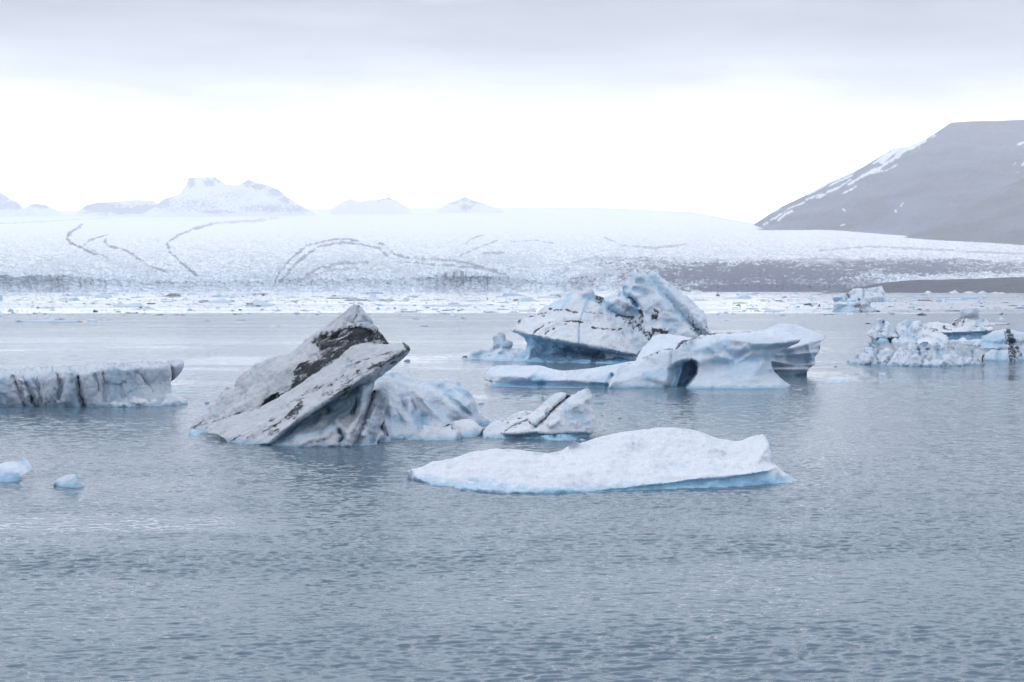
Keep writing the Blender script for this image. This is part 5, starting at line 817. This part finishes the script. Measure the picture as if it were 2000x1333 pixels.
relief('spike', R_((945, 655, 205), (960, 600, 205.5), (965, 560, 206), (963, 500, 206), (980, 500, 206), (1010, 505, 206), (1045, 508, 206), (1070, 525, 206), (1120, 546, 206), (1200, 572, 205.5), (1240, 600, 205), (1262, 640, 205)) + R_(*W((1258, 664), (1100, 668), (955, 668))), inner=R_((1050, 600, 203.6), (1150, 620, 203.4)),
       grooves=[(R_((1040, 560), (1130, 590), (1220, 620)), 5, -.6)], paint=[('blue', 'line', R_((1100, 662), (1250, 655)), 3, .4), ('dirt', 'line', R_((970, 510), (1040, 512)), 2, .25)], thick=2, step=1.5, Y0=205, noise=((.2, .5, 3),), smooth=2, mat=ICE_WHITE, parent=b, seed=27)
relief('low_ridge', R_((1245, 625, 213), (1300, 618, 213), (1350, 620, 213), (1390, 600, 213), (1420, 600, 213), (1450, 622, 213), (1500, 615, 213), (1560, 612, 213), (1590, 620, 213)) + R_(*W((1590, 662), (1500, 664), (1400, 664), (1250, 664))), paint=[('blue', 'line', R_((1250, 655), (1580, 655)), 4, .5)], thick=2, step=1.5, Y0=212, noise=((.2, .5, 3),), mat=ICE_BLUE, parent=b, seed=28)

b = empty('iceberg', 1890, 663, 'iceberg with a squared knob and blue waterline band, rearmost of the right cluster', 'iceberg')
relief('banded_base', R_((1025, 470, 228), (1070, 446, 228), (1150, 444, 228), (1220, 460, 228), (1260, 462, 228), (1290, 480, 227), (1350, 500, 226), (1400, 480, 226), (1450, 476, 226), (1500, 480, 226), (1540, 500, 226), (1600, 490, 226), (1690, 500, 226), (1706, 525, 225.5), (1680, 545, 225), (1640, 565, 224), (1600, 590, 223.5)) + R_(*W((1560, 612), (1400, 614), (1250, 612), (1150, 600))) + R_((1080, 520, 225)),
       lines=[R_((1100, 530, 222.6), (1200, 552, 221.6), (1350, 548, 221.2), (1500, 542, 221.2), (1690, 530, 223.6)), R_((1130, 546, 224), (1220, 566, 223.6), (1350, 560, 223.4), (1500, 554, 223.4), (1670, 545, 224.6))],
       paint=[('blue', 'poly', R_((1150, 562), (1220, 560), (1350, 554), (1500, 548), (1690, 538), (1600, 600), (1540, 630), (1200, 630)), 2, .72), ('dirt', 'line', R_((1210, 502), (1250, 515), (1290, 525)), 3, 1.0), ('dirt', 'line', R_((1090, 515), (1160, 525)), 3, .7), ('dirt', 'line', R_((1060, 470), (1110, 500)), 4, .35), ('blue', 'line', R_((1450, 510), (1600, 515)), 5, .3)],
       thick=4, step=1.5, Y0=224, noise=((.3, .4, 3),), smooth=2, facet=((.4, .3),), mat=ICE_WHITE, parent=b, seed=29)
relief('crumpled_middle', R_((1250, 500, 228), (1290, 460, 229), (1320, 425, 230), (1350, 410, 230), (1380, 405, 230), (1450, 402, 231), (1520, 402, 231), (1570, 408, 231), (1620, 430, 231), (1660, 455, 231), (1840, 458, 231), (1870, 468, 231), (1840, 474, 231), (1700, 478, 230), (1660, 490, 229), (1500, 490, 228), (1400, 500, 227), (1330, 515, 227), (1280, 520, 227)),
       grooves=[(R_((1410, 420), (1400, 500)), 4, 1), (R_((1330, 430), (1310, 510)), 4, .8)], paint=[('dirt', 'poly', R_((1270, 500), (1310, 450), (1370, 400), (1390, 440), (1340, 510), (1290, 520)), 4, .62), ('dirt', 'line', R_((1410, 430), (1400, 495)), 2.5, .7), ('dirt', 'line', R_((1375, 385), (1385, 415)), 3, .95), ('dirt', 'line', R_((1840, 462), (1868, 468)), 3, .8), ('blue', 'line', R_((1560, 420), (1590, 470)), 6, .35)],
       thick=4, step=1.5, Y0=229, noise=((.3, .5, 3),), smooth=2, facet=((.4, .4),), mat=ICE_WHITE, parent=b, seed=30)
relief('knob', R_((1378, 410, 231), (1382, 350, 231), (1400, 325, 231), (1440, 322, 231), (1470, 312, 231), (1530, 315, 231), (1548, 345, 231), (1558, 380, 231), (1568, 412, 231), (1470, 420, 231)), inner=R_((1480, 365, 229.6),), paint=[('dirt', 'line', R_((1530, 320), (1550, 380)), 3, .25)], thick=3, step=1.5, Y0=230, noise=((.2, .6, 3),), smooth=2, mat=ICE_OLD, parent=b, seed=31)

# --- far pair
b = empty('iceberg', 1680, 590, 'far two humped white iceberg with a blue foot below the dark moraine shore', 'iceberg')
relief('two_humps', R_((138, 228, 810), (150, 218, 810), (240, 220, 810), (250, 205, 812), (280, 192, 815), (310, 165, 820), (350, 140, 825), (400, 128, 825), (460, 122, 825), (475, 128, 825), (510, 110, 825), (560, 105, 825), (600, 95, 825), (615, 100, 825), (625, 130, 820), (643, 165, 815), (625, 180, 812), (660, 210, 808), (695, 245, 804)) + R_(*W((690, 251), (520, 252), (300, 252), (150, 248))),
       inner=R_((400, 200, 803), (550, 200, 803), (600, 150, 808)), grooves=[(R_((465, 130), (520, 220)), 4, 8), (R_((560, 110), (520, 180)), 3, -4), (R_((620, 180), (560, 190)), 3, 3)],
       paint=[('dirt', 'line', R_((430, 135), (430, 210)), 5, .55), ('dirt', 'line', R_((270, 195), (300, 215)), 4, .8), ('blue', 'line', R_((145, 240), (360, 245)), 2.6, .75), ('blue', 'line', R_((520, 245), (690, 246)), 2, .7), ('dirt', 'line', R_((510, 140), (530, 130)), 3, .3), ('blue', 'line', R_((300, 220), (430, 220)), 8, .25)], thick=15, step=1.2, Y0=805, noise=((1.0, .12, 3),), smooth=1, jag=.4, facet=((2.5, .07),), mat=ICE_FAR, parent=b, seed=32, skirt=2)
b = empty('iceberg', 1668, 609, 'far jagged blue iceberg with a dirt streaked point in front of the two humped one', 'iceberg')
relief('jagged_point', R_((125, 340, 470), (135, 310, 470), (145, 280, 470), (180, 268, 470), (250, 270, 470), (310, 288, 470), (340, 275, 470), (365, 250, 470), (378, 205, 470), (400, 215, 470), (440, 232, 470), (500, 235, 470), (512, 248, 470), (490, 280, 470), (510, 300, 469), (560, 325, 468), (600, 343, 467)) + R_(*W((590, 347), (450, 353), (380, 353), (130, 347))),
       grooves=[(R_((390, 230), (400, 290)), 3, 2), (R_((330, 310), (480, 300)), 4, 3)], paint=[('dirt', 'line', R_((380, 305), (440, 300), (400, 350)), 9, .62), ('dirt', 'line', R_((440, 350), (560, 345)), 4, .5), ('dirt', 'line', R_((380, 215), (375, 240)), 3, .6), ('blue', 'line', R_((150, 310), (300, 315)), 14, .42), ('blue', 'line', R_((470, 290), (500, 330)), 7, .4)], thick=7, step=1.2, Y0=468, noise=((.5, .2, 4),), smooth=1, jag=.4, facet=((1.2, .14),), mat=ICE_FAR, parent=b, seed=33, skirt=2)
relief('ice_floe', R_((255, 372), (280, 360), (320, 355), (350, 366), (400, 364), (440, 360), (470, 372), d=430) + R_(*W((465, 382), (270, 384))), Y0=430, thick=4, step=1.2, noise=((.2, .3, 3),), mat=ICE_FAR, jag=.3, seed=34, skirt=2, origin=((1670 - CX) / F * 430, 430, 0))
tag(bpy.context.scene.objects['ice_floe'], 'thin flat blue floe just in front of the far jagged blue iceberg', 'ice floe')

def floe(label, outline, Y0, paint=(), thick=None, mat=None, seed=0, zf=None, cat='ice floe', name='ice_floe', noise=None, step=1.2, group=None, inner=(), grooves=()):
    zf = zf or (lambda *p: list(p))
    pts = zf(*outline); xs = [p[0] for p in pts]; w = (max(xs) - min(xs)) / F * Y0
    o = relief(name, pts, Y0=Y0, thick=thick or w * .35, step=step, noise=noise or ((w * .012, 6 / w, 4),), mat=mat or ICE_FAR, jag=.35, seed=seed + 40, skirt=2, smooth=1, inner=inner, grooves=grooves,
               paint=[(a, k, zf(*p), w_, s) for a, k, p, w_, s in paint], origin=((sum(xs) / len(xs) - CX) / F * Y0, Y0, 0))
    tag(o, label, cat, group); return o
def FL(x0, x1, yb, top, Y=None):
    """outline from a list of (fraction along, height in px) on a straight waterline"""
    Yv = yw(yb)
    return [(x0, yb - .4, Yv)] + [(x0 + (x1 - x0) * f, yb - h, Yv + (.4 + h * .12) * Yv / 150) for f, h in top] + [(x1, yb - .4, Yv)] + [(x1 - 1, yb, 'w'), ((x0 + x1) / 2, yb + .3, 'w'), (x0 + 1, yb, 'w')]

floe('blue white lump of two joined mounds at the left edge in the near water', [(-56.8, 1045, 60.4), (0, 1025, 60.4), (50, 1012, 60.4), (100, 1008, 60.4), (150, 1012, 60.4), (168, 980, 60.4), (200, 974, 60.4), (232, 1000, 60.2), (255, 1045, 60.0), (262, 1078, 59.8), (220, 1098, 59.4), (190, 1115, 59.0), (180, 1130, 58.8)] + W((150, 1166), (80, 1172), (0, 1172), (-56.8, 1172)), 59.3,
     inner=G((40, 1078, 59.1), (150, 1082, 59.0), (80, 1120, 59.0)), grooves=[(G((-56.8, 1082), (56.8, 1076), (150, 1080), (190, 1108)), 3, .12)],
     paint=[('blue', 'poly', [(-56.8, 1080), (150, 1082), (185, 1110), (150, 1180), (-56.8, 1180)], 6, .42), ('blue', 'line', [(175, 1000), (230, 1060)], 6, .35), ('blue', 'line', [(0, 1165), (150, 1160)], 3, .55)], zf=G, mat=ICE_BLUE, seed=1, step=1.8, noise=((.05, 1.5, 3),))
floe('small peaked pale blue floe right of the lump at the left edge', [(435, 1198, 57.1), (455, 1165, 57.5), (480, 1142, 57.5), (540, 1118, 57.5), (600, 1111, 57.5), (632, 1114, 57.3), (624, 1148, 57.2), (650, 1172, 57.3), (698, 1202, 57.4)] + W((690, 1212), (600, 1220), (500, 1216), (440, 1206)), 56.6, paint=[('blue', 'line', [(620, 1120), (600, 1160), (560, 1200)], 6, .38), ('blue', 'line', [(460, 1205), (600, 1215)], 3, .5)], zf=G, mat=ICE_BLUE, seed=2, step=1.6, noise=((.05, 1.8, 3),))
floe('thin dark edged sliver of ice beside the flat topped iceberg', FL(342, 390, 769, [(.1, 1.6), (.5, 2.6), (.9, 2)]), yw(769), [('dirt', 'line', [(345, 768), (388, 767)], 2, .35)], mat=ICE_OLD, seed=3)
floe('flat white floe alone on the water right of the overhanging iceberg end', [(45, 1030, 121), (80, 1005, 121.6), (130, 985, 122), (165, 998, 121.8), (210, 985, 122), (250, 988, 122), (265, 1003, 121.6), (300, 1015, 121.2), (312, 1028, 120.8)] + W((305, 1036), (200, 1045), (130, 1042), (55, 1038)), 120, zf=R_, mat=ICE_WHITE, seed=4, noise=((.06, .8, 3),))
floe('very flat pale scrap of ice low in the water under the craggy iceberg', FL(1822, 1876, 757, [(.1, 1.5), (.25, 2.8), (.4, 1.6), (.55, 1.2), (.7, 2.5), (.85, 1.5)]), yw(757), mat=ICE_OLD, seed=5)
floe('tiny jagged scrap of ice floating below the craggy iceberg', FL(1716, 1734, 732, [(.15, 5), (.3, 2), (.6, 3), (.85, 1)]), yw(732), mat=ICE_WHITE, seed=6)
# --- the band of distant floes
def far(label, x0, x1, yb, top, paint=(), mat=None, cat='ice floe', name='ice_floe'):
    far.n += 1
    pts = FL(x0, x1, yb, top)
    floe(label, pts, yw(yb), [(a, k, [(x0 + (x1 - x0) * f, yb - h) for f, h in p], w, s) for a, k, p, w, s in paint], mat=mat, seed=60 + far.n, cat=cat, name=name, step=1.1)
far.n = 0
base_blue = ('blue', 'line', [(0, .5), (1, .5)], 1.8, .42)
def dk(f0, f1, h, w=3, s=.85): return ('dirt', 'line', [(f0, h), (f1, h)], w, s)
far('long low far berg with a rounded knob, nearest of the far floes at the left', 28, 162, 630, [(.03, 5), (.10, 6), (.16, 3), (.3, 3.5), (.5, 6), (.54, 14), (.58, 18), (.62, 17), (.66, 10), (.72, 7), (.78, 8), (.85, 7), (.92, 4), (.97, 3)], [dk(.02, .12, 2, 3, .6), dk(.6, .74, 6, 3, .6), dk(.92, 1, 1, 3, .7), base_blue], cat='iceberg', name='iceberg')
far('dark topped long floe standing out against the calving front at left', 303, 355, 580, [(.15, 1.5), (.4, 3), (.55, 7), (.7, 8), (.85, 6.5), (.95, 3)], [dk(.3, 1, 2, 4, 1.0), dk(.55, .9, 5, 4, .8)], cat='iceberg', name='iceberg')
far('pale blue brick shaped floe under the calving front, left', 185, 219, 582, [(.05, 5), (.2, 7), (.5, 7.5), (.8, 7), (.95, 5)], [('blue', 'line', [(0, 3), (1, 3)], 4, .4)])
far('pale crumbled floe joined to the calving front at left', 138, 180, 579, [(.1, 3), (.3, 9), (.45, 10), (.6, 6), (.8, 7), (.95, 3)], [('blue', 'line', [(.2, 3), (.9, 3)], 4, .35)])
far('lumpy white floe with a rounded bump at its left end', 220, 280, 600, [(.08, 4), (.2, 9), (.28, 10), (.36, 7), (.5, 5), (.65, 8), (.8, 7.5), (.95, 6)], [base_blue])
far('wide low pyramid of pale ice left of the tilted iceberg top', 391, 452, 592, [(.2, 2), (.4, 5), (.6, 7), (.72, 9), (.85, 5), (.95, 2)], [('blue', 'line', [(.3, 2), (.9, 2)], 3, .3)])
far('two toned floe, dark at its left end and white behind', 479, 535, 598, [(.06, 7), (.2, 8), (.35, 14), (.5, 12), (.7, 8), (.9, 4)], [dk(.05, .25, 4, 4, .9), dk(.2, .4, 1, 2, .6), base_blue])
far('grey flat floe with a darker blue lump at its right end', 112, 156, 587, [(.1, 2.5), (.5, 3), (.65, 5), (.8, 5.5), (.95, 3)], [('blue', 'line', [(.65, 3), (.95, 3)], 3, .7), dk(0, .6, 1, 2, .4)])
far('long blue white floe in front of the calving front', 421, 468, 581, [(.05, 6), (.15, 7), (.3, 3), (.6, 3.5), (.75, 7), (.9, 3)], [('blue', 'line', [(0, 3), (.5, 2)], 3, .6), dk(.4, .6, 5, 2, .6)])
far('small grey floe below the calving front', 470, 496, 577, [(.2, 4), (.5, 6), (.8, 3)], [dk(.2, .9, 1, 2, .5)])
far('tall blue fragment cut by the left edge', -12, 5, 588, [(.2, 9), (.6, 11), (.95, 14)], [('blue', 'line', [(0, 5), (1, 5)], 8, .7)])
far('rounded grey white lump cut by the left edge', -20, 6, 618, [(.3, 12), (.6, 13), (.85, 8)], [dk(.6, .9, 1, 2, .6)])
far('flat dark slab of ice, long and thin, at left', 257, 305, 605, [(.2, 2), (.5, 2.6), (.8, 3), (.95, 1.5)], [dk(.1, 1, 1.5, 2, .55)])
far('string of dark ice scraps left of the lumpy white floe', 70, 110, 603, [(.08, 5), (.2, 2), (.35, 3), (.5, 6), (.65, 3), (.85, 4), (.95, 1)], [dk(0, .2, 2, 3, .9), dk(.5, .95, 2, 2, .5)])
far('curved black sliver of ice behind the long low far berg', 244, 270, 613, [(.2, 3), (.5, 1.8), (.8, 2), (.95, 4)], [dk(0, 1, 1.5, 3, .9)])
far('dull blue floe right of the long low far berg', 169, 191, 628, [(.2, 3), (.5, 4), (.8, 3)], [base_blue])
far('flat bluish floe behind the dull blue one', 195, 216, 626, [(.3, 2.4), (.7, 2.2)], [base_blue])
far('flat dark based floe carrying a pale ragged heap', 636, 700, 584, [(.05, 2), (.2, 6), (.27, 9), (.35, 6), (.5, 8), (.7, 6), (.85, 4)], [dk(0, 1, 1, 2.4, .85), dk(.22, .3, 6, 3, .8)])
far('dark flat floe with a white mushroom shaped block on it', 672, 757, 588, [(.1, 3), (.3, 4), (.5, 4.5), (.58, 5), (.59, 11), (.62, 14), (.72, 14), (.75, 10), (.77, 5), (.9, 4)], [dk(0, .55, 1.5, 3, .85), dk(.8, 1, 1.5, 3, .7)])
far('dark blue grey floe close under the glacier, middle', 700, 752, 574.5, [(.15, 2), (.35, 3.4), (.6, 4.5), (.85, 3)], [('blue', 'line', [(.2, 2), (.9, 2)], 4, .85), dk(.1, .9, .8, 2, .5)])
far('small blue tufted floe in the bright water', 782, 800, 589, [(.2, 3), (.45, 7), (.6, 7), (.8, 3)], [('blue', 'line', [(.2, 3), (.8, 3)], 3, .5)])
far('long flat snow covered floe right of the tilted iceberg top', 828, 916, 599, [(.05, 3), (.2, 4), (.5, 3.6), (.8, 4), (.95, 2)], [dk(0, 1, .6, 1.6, .4)])
far('row of dark ice crumbs behind the tilted iceberg', 768, 808, 611, [(.1, 1.5), (.3, 3), (.45, 6), (.55, 4), (.7, 3), (.9, 2)], [dk(.4, .95, 1.5, 2.4, .8)])
far('small pale floe where the ripples begin, right of the tilted iceberg', 876, 892, 619, [(.2, 4), (.5, 7), (.7, 5)], [base_blue])
far('smooth blue whaleback floe near the glacier', 981, 1028, 579, [(.04, 5), (.15, 7), (.4, 6.5), (.7, 4), (.9, 1.5)], [('blue', 'line', [(0, 3), (1, 2)], 5, .72)])
far('pale blue floe with a dark left end below the whaleback', 1000, 1052, 589, [(.05, 4), (.2, 6), (.4, 8), (.55, 10), (.7, 9), (.85, 4)], [dk(0, .2, 3, 3, .8), ('blue', 'line', [(.4, 3), (.7, 4)], 4, .5)])
far('grey white berg with a dark fold behind the spotted slab', 1048, 1110, 583, [(.05, 3), (.3, 5), (.5, 9), (.65, 11), (.8, 10), (.95, 11)], [dk(.45, .7, 6, 3, .7), dk(.7, .75, 4, 3, .7), dk(0, .4, 1.5, 2, .4)])
far('pale wedge shaped floe by the left flank of the tallest iceberg', 1013, 1047, 609, [(.1, 2.5), (.4, 4), (.7, 6), (.93, 7.5), (.98, 5)], [base_blue])
far('small lumpy floe left of the wedge shaped one', 994, 1012, 611, [(.2, 2), (.5, 5), (.8, 3)], [base_blue])
far('pale floe with a ragged crest right of the tallest iceberg', 1412, 1468, 584.5, [(.1, 2), (.3, 5), (.45, 4), (.65, 8), (.75, 10), (.9, 8), (.97, 3)], [('blue', 'line', [(.6, 3), (.95, 3)], 3, .55), base_blue])
far('flat grey floe right of the tallest iceberg', 1344, 1380, 588, [(.15, 3), (.4, 5), (.7, 3)], [base_blue, dk(.1, .9, .6, 1.4, .4)])
far('low oval floe alone in the brightest water at right', 1492, 1526, 610, [(.08, 3), (.3, 5), (.7, 4.6), (.92, 3)], [base_blue])
far('ragged deep blue floe under the dark moraine shore', 1830, 1912, 587.5, [(.02, 9), (.06, 8), (.1, 9.5), (.16, 5), (.22, 3), (.3, 5.5), (.4, 4.5), (.5, 5.5), (.6, 4), (.66, 7), (.73, 5), (.78, 8.5), (.86, 9), (.92, 7), (.97, 3)], [('blue', 'line', [(0, 5), (.15, 6)], 4, .6), ('blue', 'line', [(.2, 1.5), (.7, 1)], 2.5, .75), ('blue', 'line', [(.62, 4), (.95, 4)], 4, .75)], cat='iceberg', name='iceberg')
far('long flat drab floe with a dark lump at its left end', 1738, 1816, 614.5, [(.06, 4), (.12, 2), (.5, 2.4), (.9, 2)], [dk(.02, .12, 2, 2.4, .8), dk(.1, 1, .6, 1.4, .5)])
far('black peaked triangle of dirty ice at the right edge', 1976, 2014, 604, [(.15, 2), (.4, 6), (.45, 7), (.7, 3)], [dk(.1, .8, 2, 3, .95)])
far('small ragged white floe left of the right edge, in the rippled water', 1950, 1964, 625, [(.2, 4), (.45, 6), (.7, 3)])
far('white chunk on the shore line at the foot of the moraine, left one', 1806, 1821, 573, [(.2, 4), (.5, 5), (.8, 3)])
far('white peaked chunk at the foot of the moraine', 1850, 1875, 573.5, [(.2, 3), (.45, 5), (.62, 7), (.8, 3)])
far('broad white chunk beside the peaked chunk at the moraine foot', 1880, 1906, 573.5, [(.2, 3), (.5, 4.5), (.8, 3)])
far('pale blue rounded chunk at the moraine foot', 1908, 1930, 573.8, [(.2, 3.5), (.5, 5.5), (.8, 3)], [('blue', 'line', [(0, 2), (1, 2)], 4, .5)])
far('low row of white chunks at the moraine foot, rightmost', 1932, 1965, 574, [(.15, 2), (.4, 4), (.55, 2), (.8, 3)])
# --- small scraps: individuals that share a few shapes
def scrap_mesh(seed, mat):
    rs = np.random.RandomState(seed); n, m = 14, 6; V = []; 
    for j in range(m):
        r = math.cos(j / (m - 1) * math.pi / 2 * .96)
        for i in range(n):
            a = i / n * 2 * math.pi; V.append((r * math.cos(a) * .5, r * math.sin(a) * .5, math.sin(j / (m - 1) * math.pi / 2)))
    for i in range(n):
        a = i / n * 2 * math.pi; V.append((math.cos(a) * .5, math.sin(a) * .5, -.3))
    V = np.array(V); q = V * np.array([2.6, 2.6, 1.2])
    f = fbm(q, 1, 3, .6, seed=seed); g = fbm(q[:, [0, 1, 2]] * np.array([1, 1, 0]), 1.3, 3, .6, seed=seed + 5)
    V[:, :2] *= (1 + .5 * f)[:, None]; V[:, 2] = np.where(V[:, 2] > .01, V[:, 2] * np.clip(.7 + 1.3 * g, .12, 1.5), V[:, 2])
    T = []
    def quad(a, b, c, d): T.append((a, b, c)); T.append((a, c, d))
    for j in range(m - 1):
        for i in range(n): quad(j * n + i, j * n + (i + 1) % n, (j + 1) * n + (i + 1) % n, (j + 1) * n + i)
    for i in range(n): quad(m * n + i, m * n + (i + 1) % n, (i + 1) % n, i)
    c = len(V); V = np.r_[V, [[0, 0, V[(m - 1) * n:m * n, 2].mean()]]]
    for i in range(n): T.append(((m - 1) * n + i, (m - 1) * n + (i + 1) % n, c))
    me = bpy.data.meshes.new('ice_scrap'); me.from_pydata([tuple(v) for v in V], [], T); me.update()
    for an, av in (('dirt', .9 if mat == 'dark' else .12), ('blue', .15 if mat == 'pale' else (.55 if mat == 'blue' else .1))):
        a = me.attributes.new(an, 'FLOAT', 'POINT'); a.data.foreach_set('value', np.full(len(V), av, dtype=np.float32) * (.6 + .8 * rs.rand(len(V)).astype(np.float32)))
    me.materials.append(ICE_FAR); return me
kinds = {'pale': [scrap_mesh(100 + k, 'pale') for k in range(5)], 'dark': [scrap_mesh(120 + k, 'dark') for k in range(3)], 'blue': [scrap_mesh(140 + k, 'blue') for k in range(3)]}
lab = {'pale': ('tiny pale scrap of ice, one of many dotting the far bright water', 'tiny pale scraps in the far water'), 'dark': ('tiny dark dirty scrap of ice, one of several dotting the far bright water', 'tiny dark scraps in the far water'), 'blue': ('tiny blue tinged scrap of ice, one of several dotting the far bright water', 'tiny blue scraps in the far water')}
def scrap(kind, px, py, wpx, hpx, rs, label=None, group=None):
    Y = yw(py); o = bpy.data.objects.new('ice_scrap', kinds[kind][rs.randint(len(kinds[kind]))]); SC.collection.objects.link(o)
    w = wpx / F * Y; o.location = ((px - CX) / F * Y, Y, 0); o.scale = (w, w * rs.uniform(.6, 1.2), hpx / F * Y); o.rotation_euler = (0, 0, rs.uniform(-.5, .5) + (math.pi if rs.rand() < .5 else 0))
    tag(o, label or lab[kind][0], 'ice scrap', group or lab[kind][1])
rs = np.random.RandomState(11)
hid = [(990, 1390, 560, 640), (650, 725, 596, 640), (1628, 1720, 570, 612)]
n = 0
while n < 262:
    px = rs.uniform(-15, 2015); u = rs.rand(); py = 573.5 + 43 * u ** 1.15
    if px > 1500: py += rs.uniform(0, 1) * 2
    if any(a < px < b_ and c < py < d for a, b_, c, d in hid): continue
    k = ('pale', 'pale', 'pale', 'dark', 'blue')[rs.randint(5)]
    near = (py - 572) / 45
    scrap(k, px, py, rs.uniform(5, 13) + rs.rand() ** 5 * 26, rs.uniform(1.0, 2.6) * (1 if rs.rand() < .8 else 1.8) + near * .6, rs); n += 1
mid_lab = ('tiny flat scrap of ice on the rippled middle water', 'tiny scraps on the rippled middle water')
for px, py, w, h, k in [(905, 622, 12, 3, 'pale'), (812, 624, 18, 2, 'blue'), (830, 638, 16, 2.4, 'blue'), (1420, 627, 14, 2, 'blue'), (1695, 633, 12, 2, 'dark'), (470, 626, 22, 2, 'blue'), (405, 628, 14, 2, 'blue'), (545, 638, 12, 1.4, 'blue'), (1290, 806, 14, 2, 'pale'), (1211, 818, 10, 2, 'pale'), (940, 790, 14, 3, 'pale'), (1170, 788, 26, 4, 'pale'), (1175, 812, 10, 2, 'pale'), (795, 706, 12, 5, 'blue'), (1587, 761, 5, 2, 'dark'), (1632, 717, 5, 1.5, 'dark'), (1140, 964, 8, 3, 'pale'), (858, 884, 8, 3, 'pale'), (1470, 794, 14, 4, 'pale'), (405, 788, 10, 3, 'pale')]:
    scrap(k, px, py, w, h, rs, *mid_lab)
# --- the countless crumbs between them, too many and too small to count
bv, bt, bd_, bb = [], [], [], []
for k in range(2600):
    px = rs.uniform(-20, 2020); py = 572.6 + 44 * rs.rand() ** 1.7
    if px > 1500: py += 1
    Y = yw(py) * rs.uniform(.985, 1.015); w = rs.uniform(1.5, 5) * (1 + 2 * (rs.rand() ** 4)) / F * Y; h = rs.uniform(.5, 1.3) / F * Y; x = (px - CX) / F * Y; n_ = 7
    a0 = rs.rand() * 6; r_ = w * .5 * rs.uniform(.5, 1.0, n_); an = a0 + np.arange(n_) / n_ * 6.283; b0 = len(bv)
    bv += [(x + r_[q] * math.cos(an[q]), Y + r_[q] * math.sin(an[q]), -.15) for q in range(n_)] + [(x + .7 * r_[q] * math.cos(an[q]), Y + .7 * r_[q] * math.sin(an[q]), h * rs.uniform(.5, 1.1)) for q in range(n_)] + [(x, Y, h)]
    for q in range(n_):
        p = (q + 1) % n_; bt += [(b0 + q, b0 + p, b0 + n_ + p), (b0 + q, b0 + n_ + p, b0 + n_ + q), (b0 + n_ + q, b0 + n_ + p, b0 + 2 * n_)]
    dv = rs.choice([0., .15, .9], p=[.72, .18, .10]); bd_ += [dv] * (2 * n_ + 1); bb += [rs.uniform(0, .45)] * (2 * n_ + 1)
brash = make_mesh('brash_ice', bv, bt, {'dirt': bd_, 'blue': bb}, ICE_FAR, smooth=False); tag(brash, kind='stuff')
# ------------------------------------------------------------------ haze
def haze_box(x0, x1, y0, y1, z0, z1, dens):
    V = [(x, y, z) for z in (z0, z1) for y in (y0, y1) for x in (x0, x1)]
    Fc = [(0, 2, 3, 1), (4, 5, 7, 6), (0, 1, 5, 4), (2, 6, 7, 3), (0, 4, 6, 2), (1, 3, 7, 5)]
    me = bpy.data.meshes.new('haze'); me.from_pydata(V, [], Fc); me.update()
    m = bpy.data.materials.new('haze_air'); m.use_nodes = True; nt = m.node_tree; nt.nodes.clear()
    v = N(nt, 'ShaderNodeVolumePrincipled', {'Color': (.90, .935, 1.0, 1), 'Density': dens, 'Anisotropy': .62})
    N(nt, 'ShaderNodeOutputMaterial', {'Volume': v.outputs[0]}); me.materials.append(m)
    o = bpy.data.objects.new('haze', me); SC.collection.objects.link(o); tag(o, kind='stuff')
haze_box(-14500, 14500, -400, 17500, -320, 980, 1.08e-4)
